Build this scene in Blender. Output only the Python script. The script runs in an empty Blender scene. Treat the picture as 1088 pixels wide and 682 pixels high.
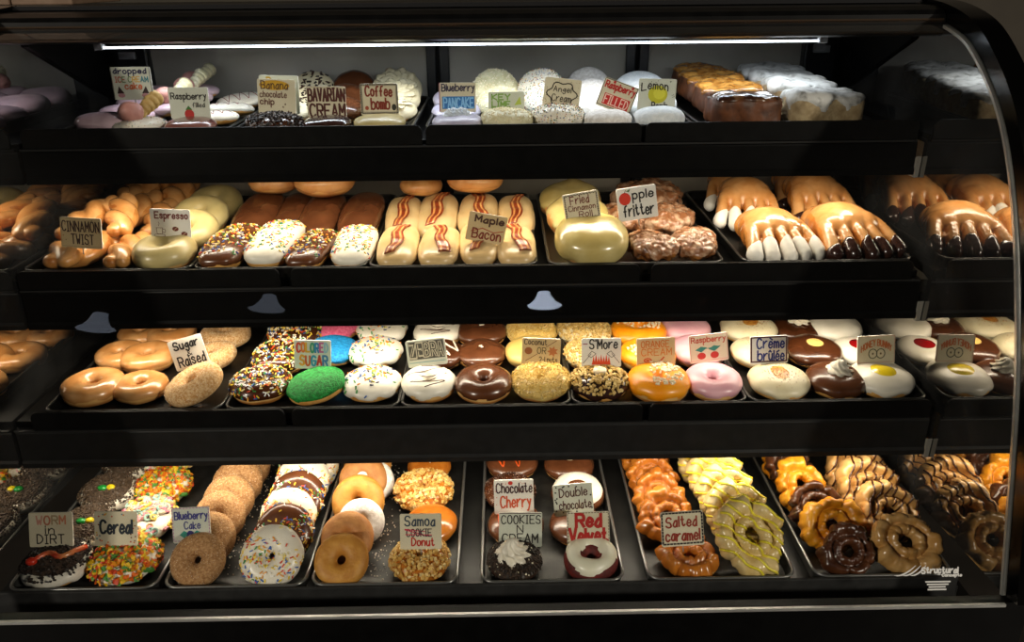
import bpy, bmesh, math, random
from mathutils import Vector, Matrix, noise
from mathutils.bvhtree import BVHTree
rnd = random.Random(7)
SC = bpy.context.scene
COL = SC.collection
PI = math.pi

# ------------------------------------------------------------------ camera
F = 850.0
PITCH, YAW, ROLL = math.radians(23.5), math.radians(0.7), math.radians(0.5)
CAM = Vector((0, 0, 1.35))
FW = Vector((math.sin(YAW)*math.cos(PITCH), math.cos(YAW)*math.cos(PITCH), -math.sin(PITCH)))
_r = Vector((math.cos(YAW), -math.sin(YAW), 0)); _u = _r.cross(FW)
RT = _r*math.cos(ROLL) - _u*math.sin(ROLL); UP = _u*math.cos(ROLL) + _r*math.sin(ROLL)
cd = bpy.data.cameras.new('camera'); co = bpy.data.objects.new('camera', cd); COL.objects.link(co)
cd.sensor_fit = 'HORIZONTAL'; cd.sensor_width = 36; cd.lens = 36*F/1088; cd.clip_start = .01
co.matrix_world = Matrix(((RT.x, UP.x, -FW.x, CAM.x), (RT.y, UP.y, -FW.y, CAM.y), (RT.z, UP.z, -FW.z, CAM.z), (0, 0, 0, 1)))
SC.camera = co

def ray(px, py):
    return FW + RT*((px-544)/F) - UP*((py-341)/F)
def on(px, py, axis, v):
    d = ray(px, py); return CAM + d*((v-CAM[axis])/d[axis])
def depth(P):
    return (Vector(P)-CAM).dot(FW)

# ------------------------------------------------------------------ materials
def lin(h):
    h = h.lstrip('#'); out = []
    for i in (0, 2, 4):
        c = int(h[i:i+2], 16)/255
        out.append(c/12.92 if c <= .04045 else ((c+.055)/1.055)**2.4)
    return (*out, 1)
MATS = {}
def M(name, c, c2=None, scale=90, rough=.5, bump=0., coat=0., metal=0., spec=.5, belt=None, bscale=None, sss=0., detail=4, lo=.4, hi=.62):
    if name in MATS: return MATS[name]
    m = bpy.data.materials.new(name); m.use_nodes = True; MATS[name] = m
    nt = m.node_tree; b = nt.nodes['Principled BSDF']
    b.inputs['Base Color'].default_value = lin(c)
    b.inputs['Roughness'].default_value = rough
    b.inputs['Metallic'].default_value = metal
    b.inputs['Specular IOR Level'].default_value = spec
    b.inputs['Coat Weight'].default_value = coat*.6; b.inputs['Coat Roughness'].default_value = .24
    if sss:
        b.inputs['Subsurface Weight'].default_value = sss
        b.inputs['Subsurface Radius'].default_value = (.008, .004, .002); b.inputs['Subsurface Scale'].default_value = 1
    tc = nt.nodes.new('ShaderNodeTexCoord')
    last = None
    if c2 or bump:
        n = nt.nodes.new('ShaderNodeTexNoise'); n.inputs['Scale'].default_value = scale; n.inputs['Detail'].default_value = detail
        nt.links.new(tc.outputs['Object'], n.inputs['Vector'])
        if c2:
            r = nt.nodes.new('ShaderNodeValToRGB'); e = r.color_ramp.elements
            e[0].position = lo; e[1].position = hi; e[0].color = lin(c); e[1].color = lin(c2)
            nt.links.new(n.outputs['Fac'], r.inputs['Fac']); last = r.outputs['Color']
        if bump:
            n2 = n
            if bscale:
                n2 = nt.nodes.new('ShaderNodeTexNoise'); n2.inputs['Scale'].default_value = bscale; n2.inputs['Detail'].default_value = 3
                nt.links.new(tc.outputs['Object'], n2.inputs['Vector'])
            bp = nt.nodes.new('ShaderNodeBump'); bp.inputs['Strength'].default_value = bump; bp.inputs['Distance'].default_value = .003
            nt.links.new(n2.outputs['Fac'], bp.inputs['Height']); nt.links.new(bp.outputs['Normal'], b.inputs['Normal'])
    if belt:   # the pale proof line round a fried yeast ring: (colour, height, half width)
        s = nt.nodes.new('ShaderNodeSeparateXYZ'); nt.links.new(tc.outputs['Object'], s.inputs[0])
        a = nt.nodes.new('ShaderNodeMath'); a.operation = 'SUBTRACT'; a.inputs[1].default_value = belt[1]; nt.links.new(s.outputs['Z'], a.inputs[0])
        ab = nt.nodes.new('ShaderNodeMath'); ab.operation = 'ABSOLUTE'; nt.links.new(a.outputs[0], ab.inputs[0])
        mr = nt.nodes.new('ShaderNodeMapRange'); mr.inputs['From Min'].default_value = belt[2]*.3; mr.inputs['From Max'].default_value = belt[2]
        mr.inputs['To Min'].default_value = .75; mr.inputs['To Max'].default_value = 0; nt.links.new(ab.outputs[0], mr.inputs['Value'])
        mx = nt.nodes.new('ShaderNodeMix'); mx.data_type = 'RGBA'; nt.links.new(mr.outputs['Result'], mx.inputs[0])
        if last: nt.links.new(last, mx.inputs[6])
        else: mx.inputs[6].default_value = lin(c)
        mx.inputs[7].default_value = lin(belt[0]); last = mx.outputs[2]
    if last: nt.links.new(last, b.inputs['Base Color'])
    return m
def emit(name, c, s):
    m = bpy.data.materials.new(name); m.use_nodes = True
    b = m.node_tree.nodes['Principled BSDF']; b.inputs['Base Color'].default_value = (0, 0, 0, 1)
    b.inputs['Emission Color'].default_value = lin(c); b.inputs['Emission Strength'].default_value = s
    return m

black = M('black_painted_metal', '030303', '060606', 40, .35, spec=.2)
blackm = M('black_satin_plastic', '060606', '0b0b0b', 60, .42, spec=.2)
lit_face = M('lit_face_grey', '161616', '1c1c1c', 50, .5, spec=.25)  # black shelf face made greyer, standing in for the light it catches
black_gloss = M('black_gloss', '030303', None, rough=.16, spec=.5)
pan_dark = M('dark_baked_pan', '161615', '24221f', 70, .38, metal=.6, spec=.5)
pan_grey = M('worn_aluminium_pan', '343433', '474745', 35, .42, metal=.6)
pan_rim = M('pan_rim', '8f8f8c', None, rough=.3, metal=.8)
chrome = M('brushed_aluminium', 'c4c4c0', 'd8d8d4', 25, .3, metal=.7)
door_mat = M('frosted_rear_door', '9c978c', 'b0aba0', 6, .3, spec=.5)
frame_mat = M('rear_door_frame', '14161a', None, rough=.35)

def end_mirror():
    m = bpy.data.materials.new('dusty_end_mirror'); m.use_nodes = True; nt = m.node_tree
    for n in list(nt.nodes):
        if n.type == 'BSDF_PRINCIPLED': nt.nodes.remove(n)
    out = next(n for n in nt.nodes if n.type == 'OUTPUT_MATERIAL')
    g = nt.nodes.new('ShaderNodeBsdfGlossy'); g.inputs['Color'].default_value = (.68, .66, .63, 1); g.inputs['Roughness'].default_value = .02
    d = nt.nodes.new('ShaderNodeBsdfDiffuse'); d.inputs['Color'].default_value = (.06, .06, .06, 1)
    n = nt.nodes.new('ShaderNodeTexNoise'); n.inputs['Scale'].default_value = 9; n.inputs['Detail'].default_value = 6
    tc = nt.nodes.new('ShaderNodeTexCoord'); nt.links.new(tc.outputs['Object'], n.inputs['Vector'])
    mr = nt.nodes.new('ShaderNodeMapRange'); mr.inputs['From Min'].default_value = .35; mr.inputs['From Max'].default_value = .75
    mr.inputs['To Min'].default_value = .06; mr.inputs['To Max'].default_value = .3; nt.links.new(n.outputs['Fac'], mr.inputs['Value'])
    mx = nt.nodes.new('ShaderNodeMixShader'); nt.links.new(mr.outputs['Result'], mx.inputs[0])
    nt.links.new(g.outputs[0], mx.inputs[1]); nt.links.new(d.outputs[0], mx.inputs[2]); nt.links.new(mx.outputs[0], out.inputs['Surface'])
    return m
def clear_glass():
    m = bpy.data.materials.new('clear_curved_glass'); m.use_nodes = True; nt = m.node_tree
    for n in list(nt.nodes):
        if n.type == 'BSDF_PRINCIPLED': nt.nodes.remove(n)
    out = next(n for n in nt.nodes if n.type == 'OUTPUT_MATERIAL')
    g = nt.nodes.new('ShaderNodeBsdfGlossy'); g.inputs['Roughness'].default_value = .01; g.inputs['Color'].default_value = (1, 1, 1, 1)
    t = nt.nodes.new('ShaderNodeBsdfTransparent'); t.inputs['Color'].default_value = (.97, .975, .97, 1)
    f = nt.nodes.new('ShaderNodeFresnel'); f.inputs['IOR'].default_value = 1.4
    ge = nt.nodes.new('ShaderNodeNewGeometry'); sb = nt.nodes.new('ShaderNodeMath'); sb.operation = 'SUBTRACT'; sb.inputs[0].default_value = 1
    nt.links.new(ge.outputs['Backfacing'], sb.inputs[1])
    mu = nt.nodes.new('ShaderNodeMath'); mu.operation = 'MULTIPLY'; nt.links.new(f.outputs[0], mu.inputs[0]); nt.links.new(sb.outputs[0], mu.inputs[1])
    mx = nt.nodes.new('ShaderNodeMixShader'); nt.links.new(mu.outputs[0], mx.inputs[0])
    nt.links.new(t.outputs[0], mx.inputs[1]); nt.links.new(g.outputs[0], mx.inputs[2]); nt.links.new(mx.outputs[0], out.inputs['Surface'])
    return m
mirror = end_mirror(); glass = clear_glass()

# ------------------------------------------------------------------ object helpers
def obj(name, me, mats, parent=None):
    if not isinstance(mats, (list, tuple)): mats = [mats]
    o = bpy.data.objects.new(name, me); COL.objects.link(o)
    if not me.materials:
        for m in mats: me.materials.append(m)
    if parent: o.parent = parent
    return o
def empty(name, loc=(0, 0, 0)):
    o = bpy.data.objects.new(name, None); COL.objects.link(o); o.location = loc; o.empty_display_size = .02
    return o
def tag(o, label=None, cat=None, group=None, kind=None):
    if label: o['label'] = label
    if cat: o['category'] = cat
    if group: o['group'] = group
    if kind: o['kind'] = kind
    return o
def to_mesh(bm, name='mesh', smooth=True):
    bmesh.ops.recalc_face_normals(bm, faces=bm.faces[:])
    me = bpy.data.meshes.new(name); bm.to_mesh(me); bm.free()
    if smooth:
        for p in me.polygons: p.use_smooth = True
    return me
def from_py(vs, fs, name='mesh', smooth=True, mi=None):
    me = bpy.data.meshes.new(name); me.from_pydata([tuple(v) for v in vs], [], fs); me.update()
    if smooth:
        for p in me.polygons: p.use_smooth = True
    if mi: me.polygons.foreach_set('material_index', mi)
    return me
def copy_tree(o, parent=None):
    c = o.copy(); COL.objects.link(c)
    if parent: c.parent = parent
    for ch in o.children: copy_tree(ch, c)
    return c
def box_mesh(x0, x1, y0, y1, z0, z1, bev=0.0, seg=2):
    bm = bmesh.new()
    r = bmesh.ops.create_cube(bm, size=1)
    for v in r['verts']:
        v.co = Vector((x0+(v.co.x+.5)*(x1-x0), y0+(v.co.y+.5)*(y1-y0), z0+(v.co.z+.5)*(z1-z0)))
    if bev: bmesh.ops.bevel(bm, geom=bm.edges[:], offset=bev, segments=seg, affect='EDGES', profile=.5)
    return to_mesh(bm, smooth=False)
def prism(pts, x0, x1, smooth=False):      # closed (y,z) outline swept along x
    n = len(pts); vs = [(x0, *p) for p in pts]+[(x1, *p) for p in pts]
    fs = [(i, (i+1) % n, n+(i+1) % n, n+i) for i in range(n)]+[tuple(range(n)), tuple(range(2*n-1, n-1, -1))]
    bm = bmesh.new(); bv = [bm.verts.new(v) for v in vs]
    for f in fs: bm.faces.new([bv[i] for i in f])
    me = to_mesh(bm, smooth=smooth)
    if smooth: me.set_sharp_from_angle(angle=.7)
    return me
def nz(p, s, seed=0):
    return noise.noise(Vector((p[0]*s+seed*3.1, p[1]*s-seed*1.7, p[2]*s+seed)))
def spow(x, e): return math.copysign(abs(x)**e, x)

# ------------------------------------------------------------------ pastry body meshes (base at z=0, centred)
def ring(R=.045, rh=.008, h=.034, n=2.25, amp=.0012, fr=45, seed=0, nu=56, nv=28, lobe=0):
    a, Rc, b = (R-rh)/2, (R+rh)/2, h/2
    vs, fs = [], []
    for i in range(nu):
        u = 2*PI*i/nu
        for j in range(nv):
            v = 2*PI*j/nv; c, s = math.cos(v), math.sin(v)
            r = Rc+a*spow(c, 2/n); z = b+b*spow(s, 2/n)
            p = Vector((r*math.cos(u), r*math.sin(u), z))
            k = amp*nz(p, fr, seed)+amp*1.4*nz(p, 14, seed+5)
            p += Vector((c*math.cos(u), c*math.sin(u), s))*k
            vs.append(p)
            fs.append((i*nv+j, ((i+1) % nu)*nv+j, ((i+1) % nu)*nv+(j+1) % nv, i*nv+(j+1) % nv))
    return from_py(vs, fs)
def bun(rx=.044, ry=None, h=.036, n=2.5, m=2.0, dimple=0., amp=.0012, fr=45, seed=0, nu=56, nv=26, bumpy=0., bfr=70, taper=0.):
    ry = ry or rx
    vs, fs = [Vector((0, 0, h-dimple))], []
    for j in range(1, nv):
        ph = PI/2-PI*j/nv; cr = abs(math.cos(ph))**(2/n); z = h/2+h/2*spow(math.sin(ph), 2/n)
        for i in range(nu):
            u = 2*PI*i/nu; cu, su = math.cos(u), math.sin(u)
            k = 1/((abs(cu)**m+abs(su)**m)**(1/m))
            x, y = rx*cr*k*cu, ry*cr*k*su
            zz = z
            if dimple and ph > 0: zz -= dimple*math.exp(-(x*x+y*y)/(.010**2))
            x *= 1-taper*(y/ry)
            p = Vector((x, y, zz)); d = Vector((cu*math.cos(ph), su*math.cos(ph), math.sin(ph)))
            kk = amp*nz(p, fr, seed)+amp*1.5*nz(p, 15, seed+5)
            if bumpy: kk += bumpy*nz(p, bfr, seed+9)+bumpy*.6*abs(nz(p, bfr*2.1, seed+2))
            vs.append(p+d*kk)
    vs.append(Vector((0, 0, 0))); e = len(vs)-1
    for i in range(nu):
        i2 = (i+1) % nu
        fs.append((0, 1+i, 1+i2)); fs.append((e, 1+(nv-2)*nu+i2, 1+(nv-2)*nu+i))
        for j in range(nv-2): fs.append((1+j*nu+i, 1+(j+1)*nu+i, 1+(j+1)*nu+i2, 1+j*nu+i2))
    bm = bmesh.new(); bv = [bm.verts.new(v) for v in vs]
    for f in fs: bm.faces.new([bv[k] for k in f])
    return to_mesh(bm)
def petal_ring(R=.047, seed=0, k=6, h=.026, nu=168, hole=.0125):
    """old-fashioned ring: a raised collar round the hole, a cracked groove and ragged outer petals"""
    rs = random.Random(seed); ph = rs.random()*6
    cuts = sorted((2*PI*(i+rs.uniform(-.36, .36))/k) for i in range(k)); gain = [rs.uniform(.80, 1.08) for _ in range(k)]; rise = [rs.uniform(-.18, .32) for _ in range(k)]
    prof = [(.0, .26), (-.06, .50), (-.02, .78), (.07, .96), (.17, .95), (.26, .78), (.33, .66), (.40, .70), (.47, .86), (.58, .98), (.70, 1.0), (.82, .92), (.93, .72), (1.0, .46), (.98, .26), (.86, .08), (.6, .0), (.35, .0), (.12, .06)]
    nv = len(prof); vs, fs = [], []
    for i in range(nu):
        u = 2*PI*i/nu; best = min(range(k), key=lambda q: abs((u-cuts[q]+PI) % (2*PI)-PI)); d = (u-cuts[best]+PI) % (2*PI)-PI
        crack = math.exp(-(d/.10)**2)
        seg = sum(1 for c in cuts if c <= u) % k
        nxt = (seg+1) % k if d < 0 else (seg-1) % k
        t2 = min(1., abs(d)/.16)*.5+.5; gg = gain[seg]*t2+gain[nxt]*(1-t2); rr_ = rise[seg]*t2+rise[nxt]*(1-t2)
        for j, (t, z) in enumerate(prof):
            w = max(0, (t-.38)/.62); q = (math.cos(u)*3, math.sin(u)*3, t*3)
            r = hole*(1+.10*math.sin(2*u+ph))+(R-hole)*t
            r *= 1+w*(gg-1)-.11*w*crack+.14*w*nz(q, 1.1, seed)+.035*w*nz(q, 3.5, seed+1)
            up = 1 if z > .2 else 0
            zz = h*z*(1+w*rr_*up-.30*w*crack*up)+(.0046*nz(q, .9, seed)+.0010*nz(q, 3.4, seed+3))*up
            vs.append(Vector((r*math.cos(u), r*math.sin(u), max(0, zz))))
            fs.append((i*nv+j, ((i+1) % nu)*nv+j, ((i+1) % nu)*nv+(j+1) % nv, i*nv+(j+1) % nv))
    bm = bmesh.new(); bv = [bm.verts.new(v) for v in vs]
    for f in fs: bm.faces.new([bv[q] for q in f])
    return to_mesh(bm)
def fuse(parts, voxel=.0024, smooth=4):
    """several overlapping closed shapes melted into one skin"""
    bm = bmesh.new()
    for kind, mat in parts:
        if kind == 'ball': bmesh.ops.create_icosphere(bm, subdivisions=3, radius=1, matrix=mat)
    me = to_mesh(bm)
    o = bpy.data.objects.new('tmp', me); COL.objects.link(o)
    r = o.modifiers.new('r', 'REMESH'); r.mode = 'VOXEL'; r.voxel_size = voxel
    s = o.modifiers.new('s', 'SMOOTH'); s.iterations = smooth; s.factor = .5
    dg = bpy.context.evaluated_depsgraph_get(); out = bpy.data.meshes.new_from_object(o.evaluated_get(dg))
    bpy.data.objects.remove(o); bpy.data.meshes.remove(me)
    for p in out.polygons: p.use_smooth = True
    zmin = min(v.co.z for v in out.vertices)
    for v in out.vertices: v.co.z -= zmin
    return out
def ell(x, y, z, rx, ry, rz, rotz=0):
    return ('ball', Matrix.Translation((x, y, z)) @ Matrix.Rotation(rotz, 4, 'Z') @ Matrix.Diagonal((rx, ry, rz, 1)))

def coat(me, f, t=.0018, soft=.005):
    """a poured layer over part of a body: f>0 inside"""
    bm = bmesh.new(); bm.from_mesh(me)
    val = {v: f(v.co, v.normal) for v in bm.verts}
    kill = [fc for fc in bm.faces if all(val[v] <= 0 for v in fc.verts)]
    nrm = {v: v.normal.copy() for v in bm.verts}
    for v in bm.verts:
        k = max(0., min(1., val[v]/soft)); v.co += nrm[v]*(-.0005+(t+.0005)*math.sqrt(k))
    bmesh.ops.delete(bm, geom=kill, context='FACES')
    m = bpy.data.meshes.new('coat'); bm.to_mesh(m); bm.free()
    for p in m.polygons: p.use_smooth = True
    return m
def top_f(z0, wave=.003, k=7, seed=0):
    def f(c, n):
        a = math.atan2(c.y, c.x)
        return c.z-z0-wave*(math.sin(k*a+seed)*.5+nz((math.cos(a)*2, math.sin(a)*2, seed), 1.5)*.9)
    return f

# ------------------------------------------------------------------ toppings
def shape_verts(kind, r):
    if kind == 'rod':
        l, w = .0026, .0008
        vs = [(x*l, y*w, z*w) for x in (-1, 1) for y, z in ((-1, -1), (1, -1), (1, 1), (-1, 1))]
        return vs, [(0, 1, 5, 4), (1, 2, 6, 5), (2, 3, 7, 6), (3, 0, 4, 7), (0, 3, 2, 1), (4, 5, 6, 7)]
    if kind == 'dot':
        w = .0011
        vs = [(w, 0, 0), (-w, 0, 0), (0, w, 0), (0, -w, 0), (0, 0, w), (0, 0, -w)]
        return vs, [(0, 2, 4), (2, 1, 4), (1, 3, 4), (3, 0, 4), (2, 0, 5), (1, 2, 5), (3, 1, 5), (0, 3, 5)]
    if kind == 'loop':
        vs, fs = [], []
        for i in range(10):
            for j in range(6):
                u, v = 2*PI*i/10, 2*PI*j/6; rr = .0042+.0020*math.cos(v)
                vs.append((rr*math.cos(u), rr*math.sin(u), .0020*math.sin(v)))
                fs.append((i*6+j, ((i+1) % 10)*6+j, ((i+1) % 10)*6+(j+1) % 6, i*6+(j+1) % 6))
        return vs, fs
    if kind == 'flake':
        vs = [(0, 0, .001)]; n = 7
        for i in range(n): a = 2*PI*i/n; q = r.uniform(.0030, .0056); vs.append((q*math.cos(a), q*math.sin(a)*.75, r.uniform(-.0012, .0018)))
        vs.append((0, 0, -.001))
        return vs, [(0, 1+i, 1+(i+1) % n) for i in range(n)]+[(n+1, 1+(i+1) % n, 1+i) for i in range(n)]
    if kind == 'shred':
        l, w, b = r.uniform(.003, .0055), .0008, r.uniform(-.0015, .0015)
        vs = [(-l, 0, 0), (0, -w, b), (0, w, b), (l, 0, 0), (0, 0, b+.0011)]
        return vs, [(0, 1, 4), (1, 3, 4), (3, 2, 4), (2, 0, 4), (0, 2, 1), (1, 2, 3)]
    if kind == 'chunk':
        q = lambda: r.uniform(.7, 1.3); l, w, h = .0038*q(), .0017*q(), .0012*q()
    else:
        q = lambda: r.uniform(.55, 1.25); l, w, h = .0022*q(), .0019*q(), .0017*q()
    if kind == 'nugget': l, w, h = l*1.9, w*1.9, h*1.8
    vs = [(x*l*r.uniform(.7, 1), y*w*r.uniform(.7, 1), z*h*r.uniform(.7, 1)) for x in (-1, 1) for y, z in ((-1, -1), (1, -1), (1, 1), (-1, 1))]
    return vs, [(0, 1, 5, 4), (1, 2, 6, 5), (2, 3, 7, 6), (3, 0, 4, 7), (0, 3, 2, 1), (4, 5, 6, 7)]
def scatter(me, kind, n, ncol, f=None, seed=0, scale=1., lift=.0006, stand=.25):
    r = random.Random(seed); vs, fs, mi = [], [], []
    faces = [p for p in me.polygons if p.area > 0 and (f is None or f(p.center, p.normal) > r.random()*.0001)]
    if not faces: return None
    cum, tot = [], 0
    for p in faces: tot += p.area; cum.append(tot)
    import bisect
    for _ in range(n):
        p = faces[min(len(faces)-1, bisect.bisect(cum, r.random()*tot))]
        pv = [me.vertices[i].co for i in p.vertices]; w = [r.random()+.05 for _ in pv]; sw = sum(w)
        c = sum((v*(a/sw) for v, a in zip(pv, w)), Vector())
        if f is not None and r.random() > max(0, f(c, p.normal))*1: continue
        nn = p.normal; t = nn.orthogonal().normalized(); b = nn.cross(t)
        a = r.random()*2*PI; X = t*math.cos(a)+b*math.sin(a); st = r.uniform(-stand, stand)*1.5
        X = (X*math.cos(st)+nn*math.sin(st)).normalized(); Y = nn.cross(X).normalized(); Z = X.cross(Y)
        sv, sf = shape_verts(kind, r); o = len(vs)
        s = scale*r.uniform(.85, 1.15); c = c+nn*lift
        for q in sv: vs.append(c+(X*q[0]+Y*q[1]+Z*q[2])*s)
        k = r.randrange(ncol)
        for q in sf: fs.append(tuple(i+o for i in q)); mi.append(k)
    return from_py(vs, fs, smooth=False, mi=mi)
def tube(pts, r, seg=8, taper=None):
    vs, fs = [], []; n = len(pts); pts = [Vector(p) for p in pts]; prev = None
    for i, p in enumerate(pts):
        d = (pts[min(n-1, i+1)]-pts[max(0, i-1)]).normalized()
        if prev is None: prev = d.orthogonal().normalized()
        a = (prev-d*prev.dot(d)).normalized(); prev = a; b = d.cross(a)
        rr = r*(taper(i/(n-1)) if taper else 1)
        for j in range(seg):
            t = 2*PI*j/seg; vs.append(p+(a*math.cos(t)+b*math.sin(t))*rr)
        if i:
            for j in range(seg): fs.append(((i-1)*seg+j, (i-1)*seg+(j+1) % seg, i*seg+(j+1) % seg, i*seg+j))
    fs.append(tuple(range(seg-1, -1, -1))); fs.append(tuple((n-1)*seg+j for j in range(seg)))
    return vs, fs
def drape(meshes, path, r, lift=.0004, seg=6):
    """a piped line laid over the top of the meshes"""
    vs, ps = [], []
    for me in meshes:
        o = len(vs); vs += [v.co.copy() for v in me.vertices]; ps += [tuple(o+i for i in p.vertices) for p in me.polygons]
    bv = BVHTree.FromPolygons(vs, ps); pts = []
    for x, y in path:
        h = bv.ray_cast(Vector((x, y, .2)), Vector((0, 0, -1)))
        if h[0] is not None: pts.append(h[0]+Vector((0, 0, lift)))
        elif pts: pts.append(Vector((x, y, pts[-1].z-.002)))
    for _ in range(2):
        pts = [pts[0]]+[(pts[i-1]+pts[i]*2+pts[i+1])/4 for i in range(1, len(pts)-1)]+[pts[-1]]
    v, f = tube(pts, r, seg)
    return from_py(v, f)
def zigzag(w, l, n, ang=0, jit=.002, seed=1, round_=True, steps=10):
    r = random.Random(seed); k = []
    for i in range(n):
        y = -l+2*l*i/(n-1)
        ww = w*math.sqrt(max(.05, 1-(y/l)**2)) if round_ else w
        s = 1 if i % 2 else -1
        k.append((s*ww+r.uniform(-jit, jit), y+r.uniform(-jit, jit)))
    out = []
    for (x0, y0), (x1, y1) in zip(k, k[1:]):
        for j in range(steps): t = j/steps; out.append((x0+(x1-x0)*t, y0+(y1-y0)*t))
    out.append(k[-1]); c, s = math.cos(ang), math.sin(ang)
    return [(x*c-y*s, x*s+y*c) for x, y in out]
def dollop(r=.017, h=.02, lobes=7, tw=2.2, nu=56, nv=16):
    vs, fs = [], []
    for j in range(nv):
        t = j/nv; rr = r*(1-t)**.58*(1+.10*math.sin(t*16))
        for i in range(nu):
            u = 2*PI*i/nu; k = 1+.19*math.cos(lobes*(u+tw*t))
            vs.append((rr*k*math.cos(u), rr*k*math.sin(u), h*t))
    vs.append((0, 0, h)); vs.append((0, 0, 0)); e = len(vs)-2
    for j in range(nv-1):
        for i in range(nu): fs.append((j*nu+i, j*nu+(i+1) % nu, (j+1)*nu+(i+1) % nu, (j+1)*nu+i))
    for i in range(nu): fs.append(((nv-1)*nu+i, (nv-1)*nu+(i+1) % nu, e)); fs.append((e+1, (i+1) % nu, i))
    return from_py(vs, fs)
def shift(me, d, rot=None, s=1):
    m = Matrix.Translation(d) @ (rot or Matrix()) @ Matrix.Scale(s, 4); me.transform(m); return me

# ------------------------------------------------------------------ pastry materials
RAW = ('E2BB78', .0135, .0045)
d_yeast = M('golden_fried_dough', 'AE6A2C', 'C98842', 55, .42, .25, coat=.35, belt=RAW)
d_glazed = M('sugar_glazed_dough', 'BB7C40', 'CF9858', 48, .36, .25, coat=.8, belt=('E0B06A', .0125, .004))
d_plain = M('pale_golden_dough', 'C48A42', 'DBA85E', 50, .5, .25)
d_cake = M('plain_cake_dough', 'B57A2E', 'C78F3E', 60, .55, .35, bscale=220)
d_cakebr = M('brown_cake_dough', 'A86F38', 'BA8346', 60, .6, .4, bscale=200)
d_cinn = M('cinnamon_sugared_dough', '8F6236', 'B88E5E', 260, .75, .6, bscale=420, lo=.35, hi=.66)
d_sugar = M('sugared_dough', 'B98549', 'DDBB8B', 260, .8, .55, bscale=420, lo=.36, hi=.64)
d_choc = M('chocolate_cake_dough', '2B150B', '3D2010', 80, .65, .4)
d_red = M('red_cake_dough', '4C0F0A', '6E1A12', 80, .7, .5, bscale=200)
d_twist = M('shiny_twist_dough', 'A6632A', 'D09450', 38, .25, .2, coat=.9)
d_powder = M('powdered_sugar_dough', 'D9D3CC', 'F0ECE8', 160, .85, .4, bscale=400)
d_oldf = M('old_fashioned_dough', 'A86F35', 'C28A48', 50, .5, .5, bscale=160)
d_claw = M('bear_claw_dough', 'AA6526', 'CD8A42', 30, .26, .15, coat=.9)
d_fritter = M('fritter_dough', '5E341B', '96602F', 60, .25, .6, coat=.9, bscale=150)
d_cakeb = M('dark_loaf_dough', '4A2814', '6B3D20', 60, .55, .5)
d_carrot = M('carrot_loaf_dough', '8A7350', 'B7A37E', 90, .7, .6, bscale=160, lo=.3, hi=.7)
i_white = M('white_icing', 'E4DDCB', 'EFE9DA', 30, .36, .12, coat=.25)
i_ivory = M('ivory_icing', 'DCCFA8', 'E8DDBC', 30, .38, .12, coat=.25)
i_choc = M('chocolate_icing', '41210F', '4F2A16', 30, .22, .1, coat=.7)
i_milk = M('milk_chocolate_icing', '55301B', '633A22', 30, .24, .1, coat=.6)
i_dark = M('dark_chocolate_glaze', '2A1710', '38201a', 30, .15, .05, coat=.9)
i_pink = M('pink_icing', 'DDA2AE', 'E6B3BC', 30, .34, .1, coat=.35)
i_palepink = M('pale_pink_icing', 'D2B2BE', 'DCC0CA', 30, .25, .1, coat=.6)
i_orange = M('orange_icing', 'F08F0E', 'F7A11C', 30, .36, .1, coat=.35)
i_coffee = M('coffee_icing', 'B5A36C', 'C3B27C', 26, .34, .15, coat=.3)
i_maple = M('maple_icing', 'CFAE78', 'DABD8A', 26, .3, .12, coat=.4)
i_mapled = M('yellow_maple_icing', 'D2B060', 'DDBE72', 26, .34, .12, coat=.3)
i_caramel = M('caramel_icing', 'A55C1A', 'BC7226', 30, .2, .15, coat=.8)
i_jam = M('raspberry_jam_glaze', '6E4038', '8a5a50', 30, .18, .15, coat=.9)
i_lav = M('lavender_icing', 'A7A2B8', 'BDB8CB', 40, .35, .2, coat=.4)
i_lime = M('lime_cream_icing', 'C9C198', 'DDD8B6', 70, .5, .35)
i_roll = M('cinnamon_roll_icing', 'B9A463', 'CDBB7E', 22, .2, .1, coat=.9)
i_green = M('green_sugar_crust', '06701F', '18A040', 260, .6, .8, bscale=520)
i_blue = M('blue_sugar_crust', '0A7DC2', '2AA6E8', 260, .6, .8, bscale=520)
i_rose = M('pink_sugar_crust', 'E0557F', 'F07A9C', 260, .6, .8, bscale=520)
i_oldyel = M('pale_glaze', 'CDB070', 'DCC58C', 40, .26, .2, coat=.7)
i_oldorg = M('orange_glaze', 'C97F14', 'DE9A26', 40, .35, .3, coat=.5)
i_oldtan = M('tan_glaze', 'BD8C4C', 'CFA468', 40, .26, .2, coat=.8)
i_oldchoc = M('chocolate_dip', '3F2110', '54301a', 36, .28, .15, coat=.5)
i_frost = M('streaky_frosting', 'CFCFCC', '5f5d58', 70, .5, .5, bscale=110, lo=.5, hi=.72)
i_stickyc = M('sticky_caramel_top', '8E5A22', 'C39048', 60, .22, .5, coat=.8, bscale=110)
i_choccrumb = M('chocolate_crumb_bed', '2F2018', '4A382A', 240, .85, .8, bscale=420)
i_clawdip = M('white_claw_dip', 'E8E2D6', 'F0ECE2', 30, .4, .1)
i_frglaze = M('fritter_sugar_glaze', '8A5A3A', 'C9A88A', 70, .18, .4, coat=1, bscale=120, lo=.45, hi=.7)
gel = {k: M('gummy_'+k, c, None, rough=.2, coat=.6) for k, c in dict(red='C8301A', amber='B3461a', green='1E8A35', yellow='D8C020').items()}
yolk = M('lemon_yolk', 'D9BE1A', None, rough=.2, coat=.7)
jamred = M('red_jam', '8E0F12', None, rough=.15, coat=.9)
wafer = M('wafer_cone', 'B08E4E', 'C8A868', 80, .6, .4)
shellc = M('pale_cone_swirl', 'D8CFA4', 'E4DDBB', 60, .5, .3)
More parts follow.
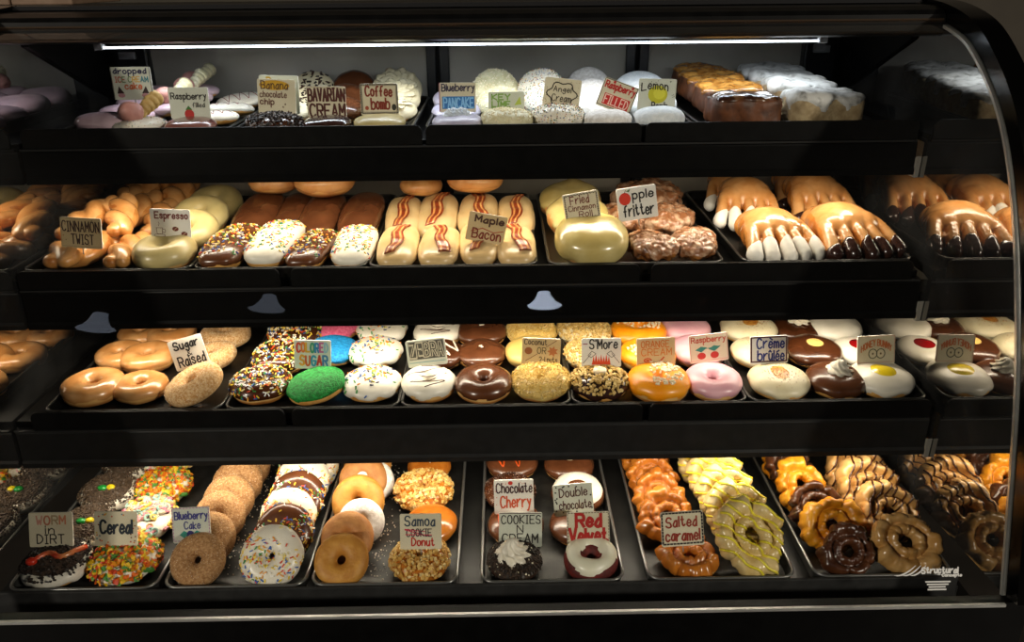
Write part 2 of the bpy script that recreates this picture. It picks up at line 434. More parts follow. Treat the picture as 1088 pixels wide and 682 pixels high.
bacon_m = [M('bacon_lean', '7E3218', 'A44C26', 60, .35, .4, coat=.4), M('bacon_fat', 'C78A4E', 'D9A468', 60, .35, .3, coat=.4)]
torch = M('burnt_sugar', 'D09A3C', 'A8661E', 160, .35, .3, coat=.3)
marsh = M('toasted_marshmallow', 'E4DCC6', 'B89A6A', 90, .6, .2)
def pal(*hx): return [M('bit_'+h, h, None, rough=.5) for h in hx]
P_RAIN = pal('E8C83A', 'D8481E', '2E8A3C', '2A5FB0', 'F0EEE6', 'E8A03A', 'EDE0A0', 'E8C83A', 'F0EEE6')
P_LIGHT = pal('E8C21C', '2E8A3C', '2A5FB0', 'E0801E', '1F2A50', 'CFC23A')
P_WARM = pal('E8B81C', 'E06A14', 'E08A14', 'C8401A', 'D8C030', '4C8A3a')
P_LOOP = pal('E0A0A8', 'E8C85A', 'D8D8C0', '9CC0B8', 'E0B080', 'D88A9A')
P_COCO = pal('D9B65A', 'E4C878', 'CFA64A', 'EAD596')
P_NUT = pal('C99A4A', 'DDB868', 'B88438', 'E2C88A')
P_SMORE = pal('C8A862', 'D8BC7A', 'B4924E')
P_WHITE = pal('EFE6CC', 'E6D9B4')
P_CHUNK = pal('1E1512', '2E201A', '8E8684', '171010')
P_DIRT = pal('1F1712', '33261d', '2a2019')
P_NON = pal('3C7A50', 'D0A83C', '3A5E94', 'DCD6C8', 'B0523a', 'E8E2D4')
P_CRYST = pal('F0E8DA', 'E2D4BC')
P_DARK = pal('3A2110', '22130b')

# ------------------------------------------------------------------ pastry prototypes
PROTO = {}; USED = set(); WID = {}; HGT = {}
CATN = {}
def make(kind):
    s = SPEC[kind]; base, kw, dough = s['base'], s.get('kw', {}), s['dough']
    fn = dict(ring=ring, bun=bun, petal=petal_ring)
    me = s['mesh']() if 'mesh' in s else fn[base](**kw)
    xs = [v.co.x for v in me.vertices]; H = max(v.co.z for v in me.vertices)
    WID[kind] = max(xs)-min(xs); HGT[kind] = H
    name = s.get('name', 'donut')
    extra = any(k in s for k in ('icing', 'bits', 'bits2', 'drizzle', 'extra'))
    if not extra:
        root = obj(name, me, dough)
    else:
        root = empty(name); obj(s.get('bodyname', 'dough'), me, dough, root)
    top = me; ic = None
    if 'icing' in s:
        i = s['icing']
        f = i.get('f') or top_f(H*i.get('z', .5), i.get('wave', .003), i.get('k', 7), i.get('seed', len(kind)))
        top = coat(me, f, i.get('t', .0018), i.get('soft', .005)); ic = obj(i.get('name', 'icing'), top, i['m'], root)
    for key in ('bits', 'bits2'):
        if key in s:
            b = s[key]; mask = b.get('f')
            if mask is None:
                zz = H*b.get('z', .62)
                mask = (lambda zz: lambda c, n: 1. if c.z > zz and n.z > -.1 else 0.)(zz)
            sm = scatter(top, b['kind'], b['n'], len(b['pal']), mask, b.get('seed', len(kind)), b.get('s', 1.), b.get('lift', .0006), b.get('stand', .25))
            if sm: tag(obj(b.get('name', 'sprinkles'), sm, b['pal'], ic or root), kind='stuff')
    if 'drizzle' in s:
        for d in (s['drizzle'] if isinstance(s['drizzle'], list) else [s['drizzle']]):
            obj(d.get('name', 'drizzle'), drape([me, top], d['path'], d.get('r', .0014)), d['m'], ic or root)
    if 'extra' in s: s['extra'](root, me, top, H)
    return root
def bb(root):
    out = []
    def rec(o, m):
        m2 = m @ o.matrix_basis
        if o.type == 'MESH': out.extend(m2 @ v.co for v in o.data.vertices)
        for c in o.children: rec(c, m2)
    if root.type == 'MESH': out.extend(v.co.copy() for v in root.data.vertices)
    for c in root.children: rec(c, Matrix())
    return out
CACHE = {}
LOG = []; ITEMS = []
def put(kind, px, py, w, floor, label, tilt=0, rz=None, lean=0, lift=0., group=None, dy=0):
    """stand a pastry on a tray: (px,py) is where its middle shows in the photo, w its width there"""
    if kind not in PROTO:
        PROTO[kind] = make(kind); o = PROTO[kind]; CACHE[kind] = bb(o); 
    else:
        o = copy_tree(PROTO[kind])
    s = SPEC[kind]
    if rz is None: rz = rnd.uniform(-PI, PI) if s['base'] in ('ring', 'petal') and not s.get('fixed') else rnd.uniform(-.15, .15)
    Rm = Matrix.Rotation(math.radians(lean), 3, 'Y') @ Matrix.Rotation(math.radians(tilt), 3, 'X') @ Matrix.Rotation(rz, 3, 'Z')
    c = CACHE[kind]; zc = HGT[kind]/2; z0 = floor+.02; sc = 1
    for _ in range(4):
        P = on(px, py, 2, z0); D = depth(P)*w/F; sc = D/WID[kind]
        zmin = min((Rm @ v).z for v in c[::3])*sc
        cw = (Rm @ Vector((0, 0, zc)))*sc
        lz = floor+.0008+lift-zmin; z0 = lz+cw.z
    P = on(px, py, 2, z0)
    o.location = (P.x-cw.x, P.y-cw.y+dy, lz); o.scale = (sc, sc, sc); o.rotation_euler = Rm.to_euler()
    tag(o, label, s.get('cat', 'donut'), group)
    ITEMS.append(dict(o=o, kind=kind, lift=lift, floor=floor)); LOG.append((kind, round(P.y, 3), round(D, 3), round(sc, 2)))
    return o
def ring_mask(r0, r1, H=0):
    return lambda c, n: 1. if r0 < math.hypot(c.x, c.y) < r1 and n.z > .1 else 0.
def disc_up(z): return lambda c, n: 1. if c.z > z else 0.
SPEC = {}
YR = dict(R=.045, rh=.0085, h=.031)
CR = dict(R=.044, rh=.0065, h=.031, n=2.1, amp=.0008)
def ringk(kd, icing=None, z=.5, dough=d_yeast, kw=YR, **k):
    SPEC[kd] = dict(base='ring', kw=dict(kw, seed=len(SPEC)), dough=dough, **k)
    if icing: SPEC[kd]['icing'] = dict(m=icing, z=z, **k.get('ik', {}))
def bunk(kd, icing=None, z=.5, dough=d_yeast, kw={}, **k):
    SPEC[kd] = dict(base='bun', kw=dict(kw, seed=len(SPEC)), dough=dough, **k)
    if icing: SPEC[kd]['icing'] = dict(m=icing, z=z, **k.get('ik', {}))
RB = dict(kind='rod', n=330, pal=P_RAIN, z=.6)
# rings and buns of the third shelf
ringk('glazed', i_glz := M('clear_sugar_glaze', 'C28549', 'D39D63', 36, .24, .2, coat=1), .45, d_glazed, ik=dict(t=.0011, wave=.005, name='glaze'))
ringk('sugared', None, dough=d_sugar, bits=dict(kind='dot', n=420, pal=P_CRYST, z=.3, s=.45, name='sugar_crystals'))
ringk('choc_sprinkled', i_choc, .42, bits=dict(kind='rod', n=330, pal=P_RAIN, z=.5))
bunk('green_sugared', i_green, .5, d_plain, dict(dimple=.004, h=.030, n=2.7), ik=dict(t=.003, wave=.002))
bunk('blue_sugared', i_blue, .5, d_plain, dict(dimple=.001, h=.030, n=2.7), ik=dict(t=.003, wave=.002))
bunk('pink_sugared', i_rose, .5, d_plain, dict(dimple=.001, h=.030, n=2.7), ik=dict(t=.003, wave=.002))
bunk('white_sprinkled', i_white, .44, d_plain, dict(dimple=.003, h=.031), ik=dict(t=.003, wave=.006),
     bits=dict(kind='rod', n=330, pal=P_LIGHT, f=lambda c, n: math.exp(-(math.hypot(c.x, c.y)/.026)**2) if n.z > 0 else 0))
ringk('white_lined', i_white, .42, ik=dict(t=.0025, wave=.006),
      drizzle=dict(name='chocolate_lines', m=i_choc, path=zigzag(.04, .034, 7, .1, seed=3), r=.0008))
ringk('choc_lined', i_choc, .34, ik=dict(t=.002, wave=.004),
      drizzle=dict(name='white_lines', m=i_white, path=zigzag(.04, .034, 7, 1.2, seed=5), r=.0018))
ringk('chocolate', i_milk, .42, ik=dict(t=.0025, wave=.005))
bunk('chocolate_bun', i_milk, .42, d_plain, dict(h=.033, n=2.7, dimple=.002), ik=dict(t=.0025, wave=.003),
     drizzle=dict(name='cream_dot', m=i_white, path=zigzag(.005, .004, 4, 0, jit=.001, seed=2), r=.0013))
ringk('coconut', i_mapled, .3, bits=dict(kind='shred', n=950, pal=P_COCO, z=.28, stand=.6, lift=.0012, name='coconut_shreds'))
bunk('maple_iced', i_mapled, .42, d_plain, dict(h=.033, n=2.7), ik=dict(t=.0025))
def smore_x(root, me, top, H):
    m = bun(.011, .0105, .009, n=4, nu=24, nv=10, amp=.0006); shift(m, (0, .004, H+.0008)); obj('marshmallow', m, marsh, root)
bunk('crumb_topped', i_dark, .36, d_plain, dict(h=.032, n=2.6), ik=dict(t=.003, wave=.006), extra=smore_x,
     bits=dict(kind='nugget', n=300, pal=P_SMORE, z=.7, s=.72, lift=.0018, stand=.6, name='biscuit_crumbs'))
bunk('crumb_plain', i_ivory, .45, d_plain, dict(h=.031, n=2.6),
     bits=dict(kind='crumb', n=700, pal=P_SMORE, z=.6, lift=.001, stand=.6, name='biscuit_crumbs'))
ringk('orange_iced', i_orange, .44, ik=dict(t=.003, wave=.005),
      bits=dict(kind='crumb', n=120, pal=P_WHITE, f=lambda c, n: 1. if n.z > .3 and c.x > -.012 and .01 < math.hypot(c.x, c.y) < .036 else 0, name='white_crumbs'))
ringk('pink_iced', i_pink, .44, kw=dict(YR, rh=.0095), ik=dict(t=.0028, wave=.004))
bunk('pink_bun', i_pink, .4, d_plain, dict(h=.033, n=2.8), ik=dict(t=.0025))
def brulee_x(root, me, top, H):
    m = coat(top, lambda c, n: .017+.007*nz(c, 60, 4)-math.hypot(c.x, c.y) if n.z > 0 else -1, .0005, .004); obj('burnt_sugar_patch', m, torch, root)
bunk('brulee', i_ivory, .44, d_plain, dict(h=.031, n=2.6, dimple=.001), ik=dict(t=.0028, wave=.004), extra=brulee_x,
     bits=dict(kind='dot', n=1500, pal=pal('B5651A', '8A4412', 'D08A2a'), f=lambda c, n: math.exp(-(math.hypot(c.x, c.y)/.018)**2) if n.z > 0 else 0, s=.6, name='caramel_specks'))
def cream_x(root, me, top, H):
    obj('cream_dollop', shift(dollop(.018, .020), (.004, .002, H+.0015)), i_white, root)
bunk('cream_topped', i_milk, .38, d_plain, dict(h=.032, n=2.6), ik=dict(t=.0028, wave=.004), extra=cream_x)
def patch_x(mat, r, name, ex=.0, ey=.0, sq=1.):
    def fx(root, me, top, H):
        obj(name, coat(top, lambda c, n: r-math.hypot((c.x-ex)*sq, c.y-ey) if n.z > .1 else -1, .0022, .004), mat, root)
    return fx
bunk('yolk_topped', i_white, .42, d_plain, dict(h=.030, n=2.6), ik=dict(t=.003, wave=.005), extra=patch_x(yolk, .016, 'lemon_curd'))
bunk('cherry_topped', i_white, .34, d_plain, dict(h=.031, n=2.6), ik=dict(t=.003, wave=.005), extra=patch_x(jamred, .016, 'cherry_jam'))
bunk('chocolate_split', i_choc, .4, d_plain, dict(h=.033, n=2.6), ik=dict(t=.0025, wave=.004), extra=patch_x(i_mapled, .011, 'custard_dot'))
bunk('white_dollop_choc', i_choc, .4, d_plain, dict(h=.031, n=2.6), extra=cream_x)
bunk('white_iced', i_white, .36, d_plain, dict(h=.032, n=2.6), ik=dict(t=.0028, wave=.005))
# second shelf
def twist_mesh():
    parts = []
    for s in (0, PI):
        for i in range(30):
            t = i/29; a = t*2.3*PI+s; y = -.062+.124*t; k = .62+.38*math.sin(PI*min(1, max(0, t*.96+.02)))**.5
            parts.append(ell(.0125*math.cos(a)*k, y, .0165+.0065*math.sin(a)*k, .0175*k, .0125, .0150*k, .5*math.sin(a)))
    return fuse(parts, .0024, 1)
SPEC['twist'] = dict(base='bar', mesh=twist_mesh, dough=d_twist, name='cinnamon_twist', cat='pastry twist', extra=lambda root, me, top, H: obj('sugar_glaze', coat(me, lambda c, n: n.z-.55+.35*nz(c, 60, 3), .0007, .3), i_glz, root))
ringk('coffee_iced', i_coffee, .34, kw=dict(YR, rh=.0075, h=.038), ik=dict(t=.003, wave=.005))
BK = dict(rx=.033, ry=.076, h=.038, m=3.2, n=2.6, nu=72)
def bark(name, icing, z=.42, kw=BK, cat='long john', nm='long_john', **k):
    SPEC[name] = dict(base='bar', mesh=lambda s=len(SPEC): bun(**dict(kw, seed=s)), dough=k.pop('dough', d_plain), name=nm, cat=cat, icing=dict(m=icing, z=z, **k.pop('ik', {})), **k)
lj = lambda c, n: 1. if n.z > .05 and abs(c.x) < .030 and -.062 < c.y < .068 else 0
bark('bar_choc_sprinkled', i_milk, bits=dict(kind='rod', n=230, s=.88, pal=P_RAIN, f=lj))
bark('bar_white_sprinkled', i_white, bits=dict(kind='rod', n=240, s=.88, pal=P_RAIN, f=lj))
bark('bar_chocolate', i_milk, .4)
def strip(path, w, seed, root, meshes):
    vs, ps = [], []
    for me in meshes:
        o = len(vs); vs += [v.co.copy() for v in me.vertices]; ps += [tuple(o+i for i in p.vertices) for p in me.polygons]
    bv = BVHTree.FromPolygons(vs, ps); r = random.Random(seed)
    V, Fc, mi = [], [], []; n = 32; across = 7; ph = r.random()*6
    for i in range(n):
        t = i/(n-1); x = path[0]+path[1]*(t-.5)+.0035*math.sin(t*9+ph); y = -.062+.118*t
        for layer in (0, 1):
            for j in range(across):
                q = (j/(across-1)-.5); xx = x+q*w*(1+.12*math.sin(7*t+ph)); yy = y+q*.004
                h = bv.ray_cast(Vector((xx, yy, .2)), Vector((0, 0, -1)))
                z = (h[0].z if h[0] is not None else .03)+.0012+.0022*(1+math.sin(t*26+ph+q*1.5))*.5
                V.append((xx, yy, z+(.0018 if layer else 0)))
    k = across
    for i in range(n-1):
        for j in range(k-1):
            a = i*2*k+j; b = (i+1)*2*k+j
            Fc.append((a+k, a+k+1, b+k+1, b+k)); mi.append(1 if j in (1, 4) else 0)
            Fc.append((a+1, a, b, b+1)); mi.append(0)
        a, b = i*2*k, (i+1)*2*k
        Fc += [(a, a+k, b+k, b), (a+k-1, b+k-1, b+2*k-1, a+2*k-1)]; mi += [0, 0]
    for i in (0, n-1):
        for j in range(k-1): a = i*2*k+j; Fc.append((a, a+1, a+k+1, a+k)); mi.append(0)
    obj('bacon_strip', from_py(V, Fc, mi=mi), bacon_m, root)
for q, pth in enumerate(((.0, .012), (.004, -.016))):
    bark('bar_bacon_%s' % 'ab'[q], i_maple, .34, cat='bacon bar', nm='maple_bar', ik=dict(t=.0028),
         extra=(lambda pth, q: lambda root, me, top, H: strip(pth, .019, q, root, [top]))(pth, q))
bunk('tan_bun', i_glz, .3, d_glazed, dict(h=.040, n=2.4), ik=dict(t=.001))
bunk('drizzled_bun', i_glz, .3, d_glazed, dict(h=.040, n=2.4), ik=dict(t=.001), drizzle=dict(name='chocolate_drizzle', m=i_choc, path=zigzag(.04, .036, 7, .3, seed=9), r=.0024))
bunk('cinnamon_roll', i_roll, .22, d_glazed, dict(rx=.052, h=.050, n=3.0, amp=.001), ik=dict(t=.0025, wave=.006), cat='cinnamon roll', name='cinnamon_roll')
bunk('brown_roll', i_roll, .55, d_glazed, dict(rx=.052, h=.046, n=2.6, amp=.0025), ik=dict(t=.002, wave=.018, k=3), cat='cinnamon roll', name='cinnamon_roll')
bunk('fritter', i_frglaze, .3, d_fritter, dict(rx=.050, ry=.060, h=.050, n=2.3, m=2.2, amp=.004, bumpy=.0055, bfr=75, nu=110, nv=60), ik=dict(t=.0008, wave=.02, name='glaze'), cat='apple fritter', name='apple_fritter')
def claw_mesh():
    P = [ell(0, .020, .030, .043, .044, .030), ell(-.020, .004, .027, .026, .030, .026), ell(.020, .004, .027, .026, .030, .026), ell(0, .046, .026, .040, .030, .025)]
    for i in range(5):
        k = i-2; a = k*.17
        for q in range(8):
            t = q/7; P.append(ell(k*.0182+math.sin(a)*.052*t*.55, -.014-.044*t+abs(k)*.005, .0335-.0195*t**1.3, .0086-.0006*t, .0125, .0125-.0015*t, -a))
    return fuse(P, .0020, 2)
def claw_dip(m, nm, y0=-.036):
    def fx(root, me, top, H):
        obj('sugar_glaze', coat(me, lambda c, n: n.z-.35+.3*nz(c, 50, 3), .0006, .3), i_glz, root)
        obj(nm, coat(me, lambda c, n: y0-c.y+.004*math.sin(c.x*170), .0016, .004), m, root)
    return fx
SPEC['claw_white'] = dict(base='bar', mesh=claw_mesh, dough=d_claw, name='bear_claw', cat='bear claw', extra=claw_dip(i_clawdip, 'white_dip'))
SPEC['claw_dark'] = dict(base='bar', mesh=claw_mesh, dough=d_claw, name='bear_claw', cat='bear claw', extra=claw_dip(i_dark, 'chocolate_dip', -.042))
# top shelf
bark('pink_bar', i_palepink, .3, dict(rx=.036, ry=.056, h=.036, m=2.5, n=2.4, nu=64), cat='donut', nm='iced_bar')
bark('white_bar', i_white, .42, dict(rx=.034, ry=.062, h=.034, m=2.6, n=2.4, nu=64), cat='donut', nm='iced_bar', ik=dict(t=.0028, wave=.004),
     drizzle=dict(name='raspberry_drizzle', m=jamred, path=zigzag(.028, .045, 8, .0, seed=4, round_=False), r=.0009))
def cone_mesh(r, l, seg=5, nu=20):
    prof = []
    for k in range(seg):
        a = k/seg
        for q in (0., .3, .7, .98): rr = r*(.62+.38*a)*(1-.16*abs(q-.45)*2); prof.append((l*(a+q/seg), rr))
    vs, fs = [], []
    for z, rr in prof:
        for i in range(nu): u = 2*PI*i/nu; vs.append((rr*math.cos(u), rr*math.sin(u), z))
    for j in range(len(prof)-1):
        for i in range(nu): fs.append((j*nu+i, j*nu+(i+1) % nu, (j+1)*nu+(i+1) % nu, (j+1)*nu+i))
    fs.append(tuple(range(nu-1, -1, -1))); fs.append(tuple((len(prof)-1)*nu+i for i in range(nu)))
    return from_py(vs, fs)
def icecream_x(conem):
    def fx(root, me, top, H):
        s = bun(.021, .021, .036, n=2.05, amp=.0014, nu=36, nv=18); shift(s, (-.004, -.012, H-.004)); obj('pink_scoop', s, scoopm, root)
        c = cone_mesh(.017, .052); rot = Matrix.Rotation(math.radians(38), 4, 'Y') @ Matrix.Rotation(math.radians(-52), 4, 'X')
        shift(c, (.004, .000, H+.008), rot); obj('wafer_cone', c, conem, root)
    return fx
scoopm = M('pink_ice_cream', 'B98178', 'C99288', 60, .5, .3)
bunk('dropped_cone', i_white, .34, d_plain, dict(h=.025, n=2.6), ik=dict(t=.003), extra=icecream_x(wafer), bits=dict(kind='dot', n=120, pal=P_NON, z=.6, s=.8))
bunk('dropped_cone_pale', i_palepink, .34, d_plain, dict(h=.025, n=2.6), ik=dict(t=.003), extra=icecream_x(shellc))
bunk('jam_bun', i_jam, .3, d_plain, dict(h=.0265, n=2.5), ik=dict(t=.002))
bunk('chunk_topped', i_choc, .3, d_plain, dict(h=.0265, n=2.6), bits=dict(kind='chunk', n=420, pal=P_CHUNK, z=.35, lift=.0014, stand=.8, name='chocolate_chunks'))
bunk('banana_bun', i_ivory, .45, d_plain, dict(h=.036, n=2.5), bits=dict(kind='chunk', n=60, pal=P_DARK, z=.7, name='chocolate_chips'))
bunk('dark_glazed', i_dark, .34, d_plain, dict(h=.0265, n=2.6), ik=dict(t=.002))
bunk('brown_glazed', i_milk, .3, d_plain, dict(h=.042, n=2.5), ik=dict(t=.002))
bunk('coffee_bun', i_coffee, .32, d_plain, dict(h=.0265, n=2.6), ik=dict(t=.0025))
def swirl_x(r, h, m, nm='cream_swirl'):
    def fx(root, me, top, H): obj(nm, shift(dollop(r, h, 9, 1.4), (0, 0, H+.0008)), m, root)
    return fx
bunk('cream_swirled', i_ivory, .35, d_plain, dict(h=.034, n=2.5), ik=dict(t=.003), extra=swirl_x(.034, .008, i_ivory))
def puff_x(root, me, top, H):
    for k in range(5):
        x, y = ((-.014, -.004), (.0, -.006), (.014, -.003), (-.006, .009), (.008, .009))[k]
        obj('whipped_peak', shift(dollop(.011, .013, 6, 2), (x, y, H+.0002)), whipm, root)
whipm = M('whipped_topping', 'C3CDD8', 'D8E0E8', 40, .5, .15)
bunk('blueberry_glazed', i_lav, .3, d_plain, dict(h=.0265, n=2.6), ik=dict(t=.0025), extra=puff_x)
bunk('lime_crumbed', i_lime, .32, d_plain, dict(h=.032, n=2.6), ik=dict(t=.0025), bits=dict(kind='crumb', n=260, pal=P_WHITE, z=.55, s=.7, name='biscuit_crumbs'))
bunk('speckled', i_white, .25, d_plain, dict(h=.036, n=2.5), ik=dict(t=.002), bits=dict(kind='dot', n=800, pal=P_NON, z=.2, name='nonpareils'))
bunk('powdered', None, dough=d_powder, kw=dict(h=.034, n=2.4))
bunk('snowy', i_snow := M('thick_sugar_dust', 'D6DCE0', 'E6EAEC', 120, .85, .4, bscale=350), .22, d_plain, dict(h=.036, n=2.5))
def loaf(seed): return lambda: bun(rx=.046, ry=.037, h=.040, m=6, n=6, amp=.003, bumpy=.0022, bfr=60, seed=seed, nu=96, nv=40)
SPEC['caramel_loaf'] = dict(base='bar', mesh=loaf(4), dough=d_cakeb, name='loaf_cake', cat='loaf cake', bodyname='cake', icing=dict(m=i_stickyc, z=.78, t=.002, wave=.006, name='caramel_topping'))
SPEC['dark_loaf'] = dict(base='bar', mesh=loaf(8), dough=d_cakeb, name='loaf_cake', cat='loaf cake', bodyname='cake', icing=dict(m=M('dark_glaze_top', '3a2114', '7a5638', 60, .2, .4, coat=.8), z=.8, t=.002, wave=.006, name='glaze'))
SPEC['frosted_loaf'] = dict(base='bar', mesh=loaf(11), dough=d_carrot, name='loaf_cake', cat='loaf cake', bodyname='cake', icing=dict(m=i_frost, z=.72, t=.003, wave=.008, name='frosting'))
# deck
def worm_x(root, me, top, H):
    patch_x(i_choccrumb, .0385, 'crumb_bed')(root, me, top, H)
    pts = []; meshes = [me, top]
    pth = [(-.024+.058*t, -.018+.03*t+.010*math.sin(t*7)) for t in [i/22 for i in range(23)]]
    w = drape(meshes, pth, .0042, .0032, 10); obj('gummy_worm', w, M('gummy_worm_skin', 'C83A1E', 'D9925A', 28, .2, 0, coat=.8), root)
    obj('worm_head', shift(bun(.0075, .0065, .010, nu=20, nv=10), (-.024, -.018, H+.001)), gel['red'], root)
i_choccrumb2 = M('pale_crumb_bed', '3A2C20', '54443490'[:6], 240, .85, .8, bscale=420)
DI = dict(kind='crumb', n=620, pal=P_DIRT, z=.72, lift=.0026, stand=.6, s=.75, name='chocolate_crumbs')
bunk('dirt_worm', i_white, .3, d_plain, dict(h=.032, n=2.6), ik=dict(t=.003, wave=.006), bits=DI, extra=worm_x)
def gummy_x(root, me, top, H):
    patch_x(i_choccrumb2, .0385, 'crumb_bed')(root, me, top, H)
    obj('gummy_candy', shift(bun(.008, .006, .009, nu=20, nv=10), (-.004, -.008, H+.001)), gel['green'], root)
    obj('gummy_candy', shift(bun(.007, .006, .008, nu=20, nv=10), (.009, -.006, H+.001)), gel['yellow'], root)
bunk('dirt_gummy', i_white, .3, d_plain, dict(h=.032, n=2.6), ik=dict(t=.003, wave=.006), bits=dict(DI, pal=pal('3B2E22', '4A3A2A', '574636'), n=700), extra=gummy_x)
bunk('flake_topped', i_white, .28, d_plain, dict(h=.03, n=2.5), ik=dict(t=.003), bits=dict(kind='flake', n=430, pal=P_WARM, z=.36, s=1.05, lift=.003, stand=.7, name='cereal_flakes'))
bunk('loop_topped', i_white, .28, d_plain, dict(h=.03, n=2.5), ik=dict(t=.003), bits=dict(kind='loop', n=120, pal=P_LOOP, z=.42, lift=.003, stand=.6, s=1.05, name='cereal_loops'))
ringk('cinnamon_cake', None, dough=d_cinn, kw=dict(CR, h=.034), bits=dict(kind='dot', n=380, pal=P_CRYST, z=.1, s=.38, name='sugar_crystals'))
ringk('cake_white_sprinkled', i_white, .42, d_cake, CR, ik=dict(t=.0028, wave=.004), bits=dict(kind='rod', n=260, pal=P_RAIN, f=lambda c, n: 1. if n.z > .2 and c.y < .02 else .12 if n.z > 0 else 0))
ringk('cake_choc_sprinkled', i_milk, .42, d_cake, CR, ik=dict(t=.0028, wave=.004), bits=dict(kind='rod', n=300, pal=P_RAIN, f=lambda c, n: 1. if n.z > .1 and c.y < .022 else .1 if n.z > 0 else 0))
ringk('cake_plain', None, dough=d_cake, kw=CR)
ringk('cake_brown', None, dough=d_cakebr, kw=CR)
ringk('cake_powdered', None, dough=d_powder, kw=CR)
ringk('nut_coated', i_caramel, .2, d_cake, dict(CR, h=.034), bits=dict(kind='nugget', n=520, pal=P_NUT, z=.12, lift=.0012, stand=.7, s=.75, name='toasted_nuts'))
bunk('caramel_bun', i_caramel, .35, d_plain, dict(h=.034, n=2.6), drizzle=dict(name='white_squiggle', m=i_white, path=zigzag(.006, .012, 5, .3, jit=.001, seed=2), r=.0014))
bunk('caramel_nut_hidden', i_caramel, .3, d_plain, dict(h=.034, n=2.6))
def whip_x(root, me, top, H): obj('cream_swirl', shift(dollop(.025, .034, 8, 2.2), (-.003, -.001, H)), i_white, root)
bunk('crumb_creamed', i_choccrumb, .5, d_choc, dict(h=.032, n=2.6), ik=dict(t=.003, wave=.004), extra=whip_x, bits=dict(kind='crumb', n=520, pal=P_DIRT, z=.6, name='cookie_crumbs'), bits2=dict(kind='crumb', n=60, pal=P_WHITE, z=.55, s=.7, name='cream_flecks'))
bunk('choc_orange_lined', i_milk, .36, d_plain, dict(h=.034, n=2.6), drizzle=[dict(name='orange_drizzle', m=M('orange_drizzle', 'D8541a', None, rough=.3, coat=.4), path=zigzag(.038, .032, 6, 1.3, seed=3), r=.0014)], extra=patch_x(i_white, .013, 'cream_center'))
bunk('choc_cream_dot', i_milk, .36, d_plain, dict(h=.036, n=2.6), extra=patch_x(i_ivory, .012, 'cream_center'))
ringk('white_ring_choc', i_milk, .3, d_choc, CR, extra=lambda root, me, top, H: obj('white_ring', coat(top, lambda c, n: .011-abs(math.hypot(c.x, c.y)-.031) if n.z > 0 else -1, .003, .005), i_white, root))
bunk('dark_speckled', i_choc, .34, d_choc, dict(h=.034, n=2.6), bits=dict(kind='dot', n=520, pal=pal('3A2A24', '8A7468', '4c3a30'), z=.35, name='chocolate_specks'))
ringk('red_cake', None, dough=d_red, kw=dict(CR, h=.036), extra=lambda root, me, top, H: obj('cream_cheese_icing', coat(me, lambda c, n: .0112+.0025*math.sin(math.atan2(c.y, c.x)*3+.6)-abs(math.hypot(c.x, c.y)-.029) if n.z > -.1 else -1, .005, .006), M('cream_cheese', 'E2DFC6', 'ECEAD6', 30, .35, .1, coat=.3), root))
def stripes_x(m, nm, ang, n=8, w=.046, r=.0012, span=.036):
    def fx(root, me, top, H):
        V, Fc = [], []; vs, ps = [], []
        for q in (me, top):
            o = len(vs); vs += [v.co.copy() for v in q.vertices]; ps += [tuple(o+i for i in f.vertices) for f in q.polygons]
        bv = BVHTree.FromPolygons(vs, ps); c, s = math.cos(ang), math.sin(ang)
        for k in range(n):
            y = -span+2*span*k/(n-1); run = []
            for j in range(61):
                x = -w+2*w*j/60; yy = y+.0015*math.sin(j*.3+k*2); h = bv.ray_cast(Vector((x*c-yy*s, x*s+yy*c, .2)), Vector((0, 0, -1)))
                if h[0] is not None and h[0].z > H*.3: run.append(h[0]+Vector((0, 0, .0005)))
                if (h[0] is None or h[0].z <= H*.3 or j == 60) and len(run) > 3:
                    v, f = tube(run, r, 6); o = len(V); V += v; Fc += [tuple(o+i for i in g) for g in f]
                if h[0] is None or h[0].z <= H*.3: run = []
        obj(nm, from_py(V, Fc), m, root)
    return fx
def petk(name, m, seed, z=.15, k=6, R=.046, h=.027, **kk):
    SPEC[name] = dict(base='petal', kw=dict(seed=seed, k=k, R=R, h=h), dough=kk.pop('dough', d_oldf), icing=dict(m=m, z=z, t=.0012, wave=.003, name='glaze'), name='old_fashioned_donut', **kk)
petk('old_caramel', i_caramel, 3, k=7)
petk('old_yellow', i_oldyel, 5, k=5, extra=stripes_x(M('lemon_drizzle', 'D9C82A', 'E6D840', 40, .3, coat=.3), 'drizzle_stripe', -.6, 7, r=.0017), fixed=1)
petk('old_chocolate', i_oldchoc, 7, k=5)
petk('old_orange', i_oldorg, 9, k=5)
petk('old_tan', i_oldtan, 11, k=4)
petk('old_drizzled', i_oldtan, 13, k=5, extra=stripes_x(i_choc, 'drizzle_stripe', 1.25, 7, r=.0013, span=.03), fixed=1)
# ------------------------------------------------------------------ the display case
XL, XR = -.748, .664
SH = [dict(z=1.113, gt=1.1362, zb=1.0506, Y=1.252), dict(z=.9185, gt=.9375, zb=.8413, Y=1.161), dict(z=.7295, gt=.7495, zb=.6533, Y=1.058)]
DK = dict(z=.5205, gt=.544, zb=.505, Y=.903)
YB = 1.645
case = empty('display_case', (0, 1.2, 0)); bpy.context.view_layer.update()
CINV = Matrix.Translation((0, -1.2, 0))
def cpart(name, me, m, parent=None):
    me.transform(CINV); return obj(name, me, m, parent or case)
tag(case, 'black bakery display case with curved front glass and three lit shelves', 'display case')
RZ0 = on(515, 654, 1, .804).z+.001
PROF = [(1.284, 1.347), (1.279, 1.271), (1.263, 1.198), (1.239, 1.152), (1.186, 1.08), (1.122, 1.027), (1.036, .977), (.947, .937), (.846, .897), (.725, .862), (RZ0, .822)]
PROF = [(y, z) for z, y in PROF]           # (Y, Z) from the canopy down to the base rail
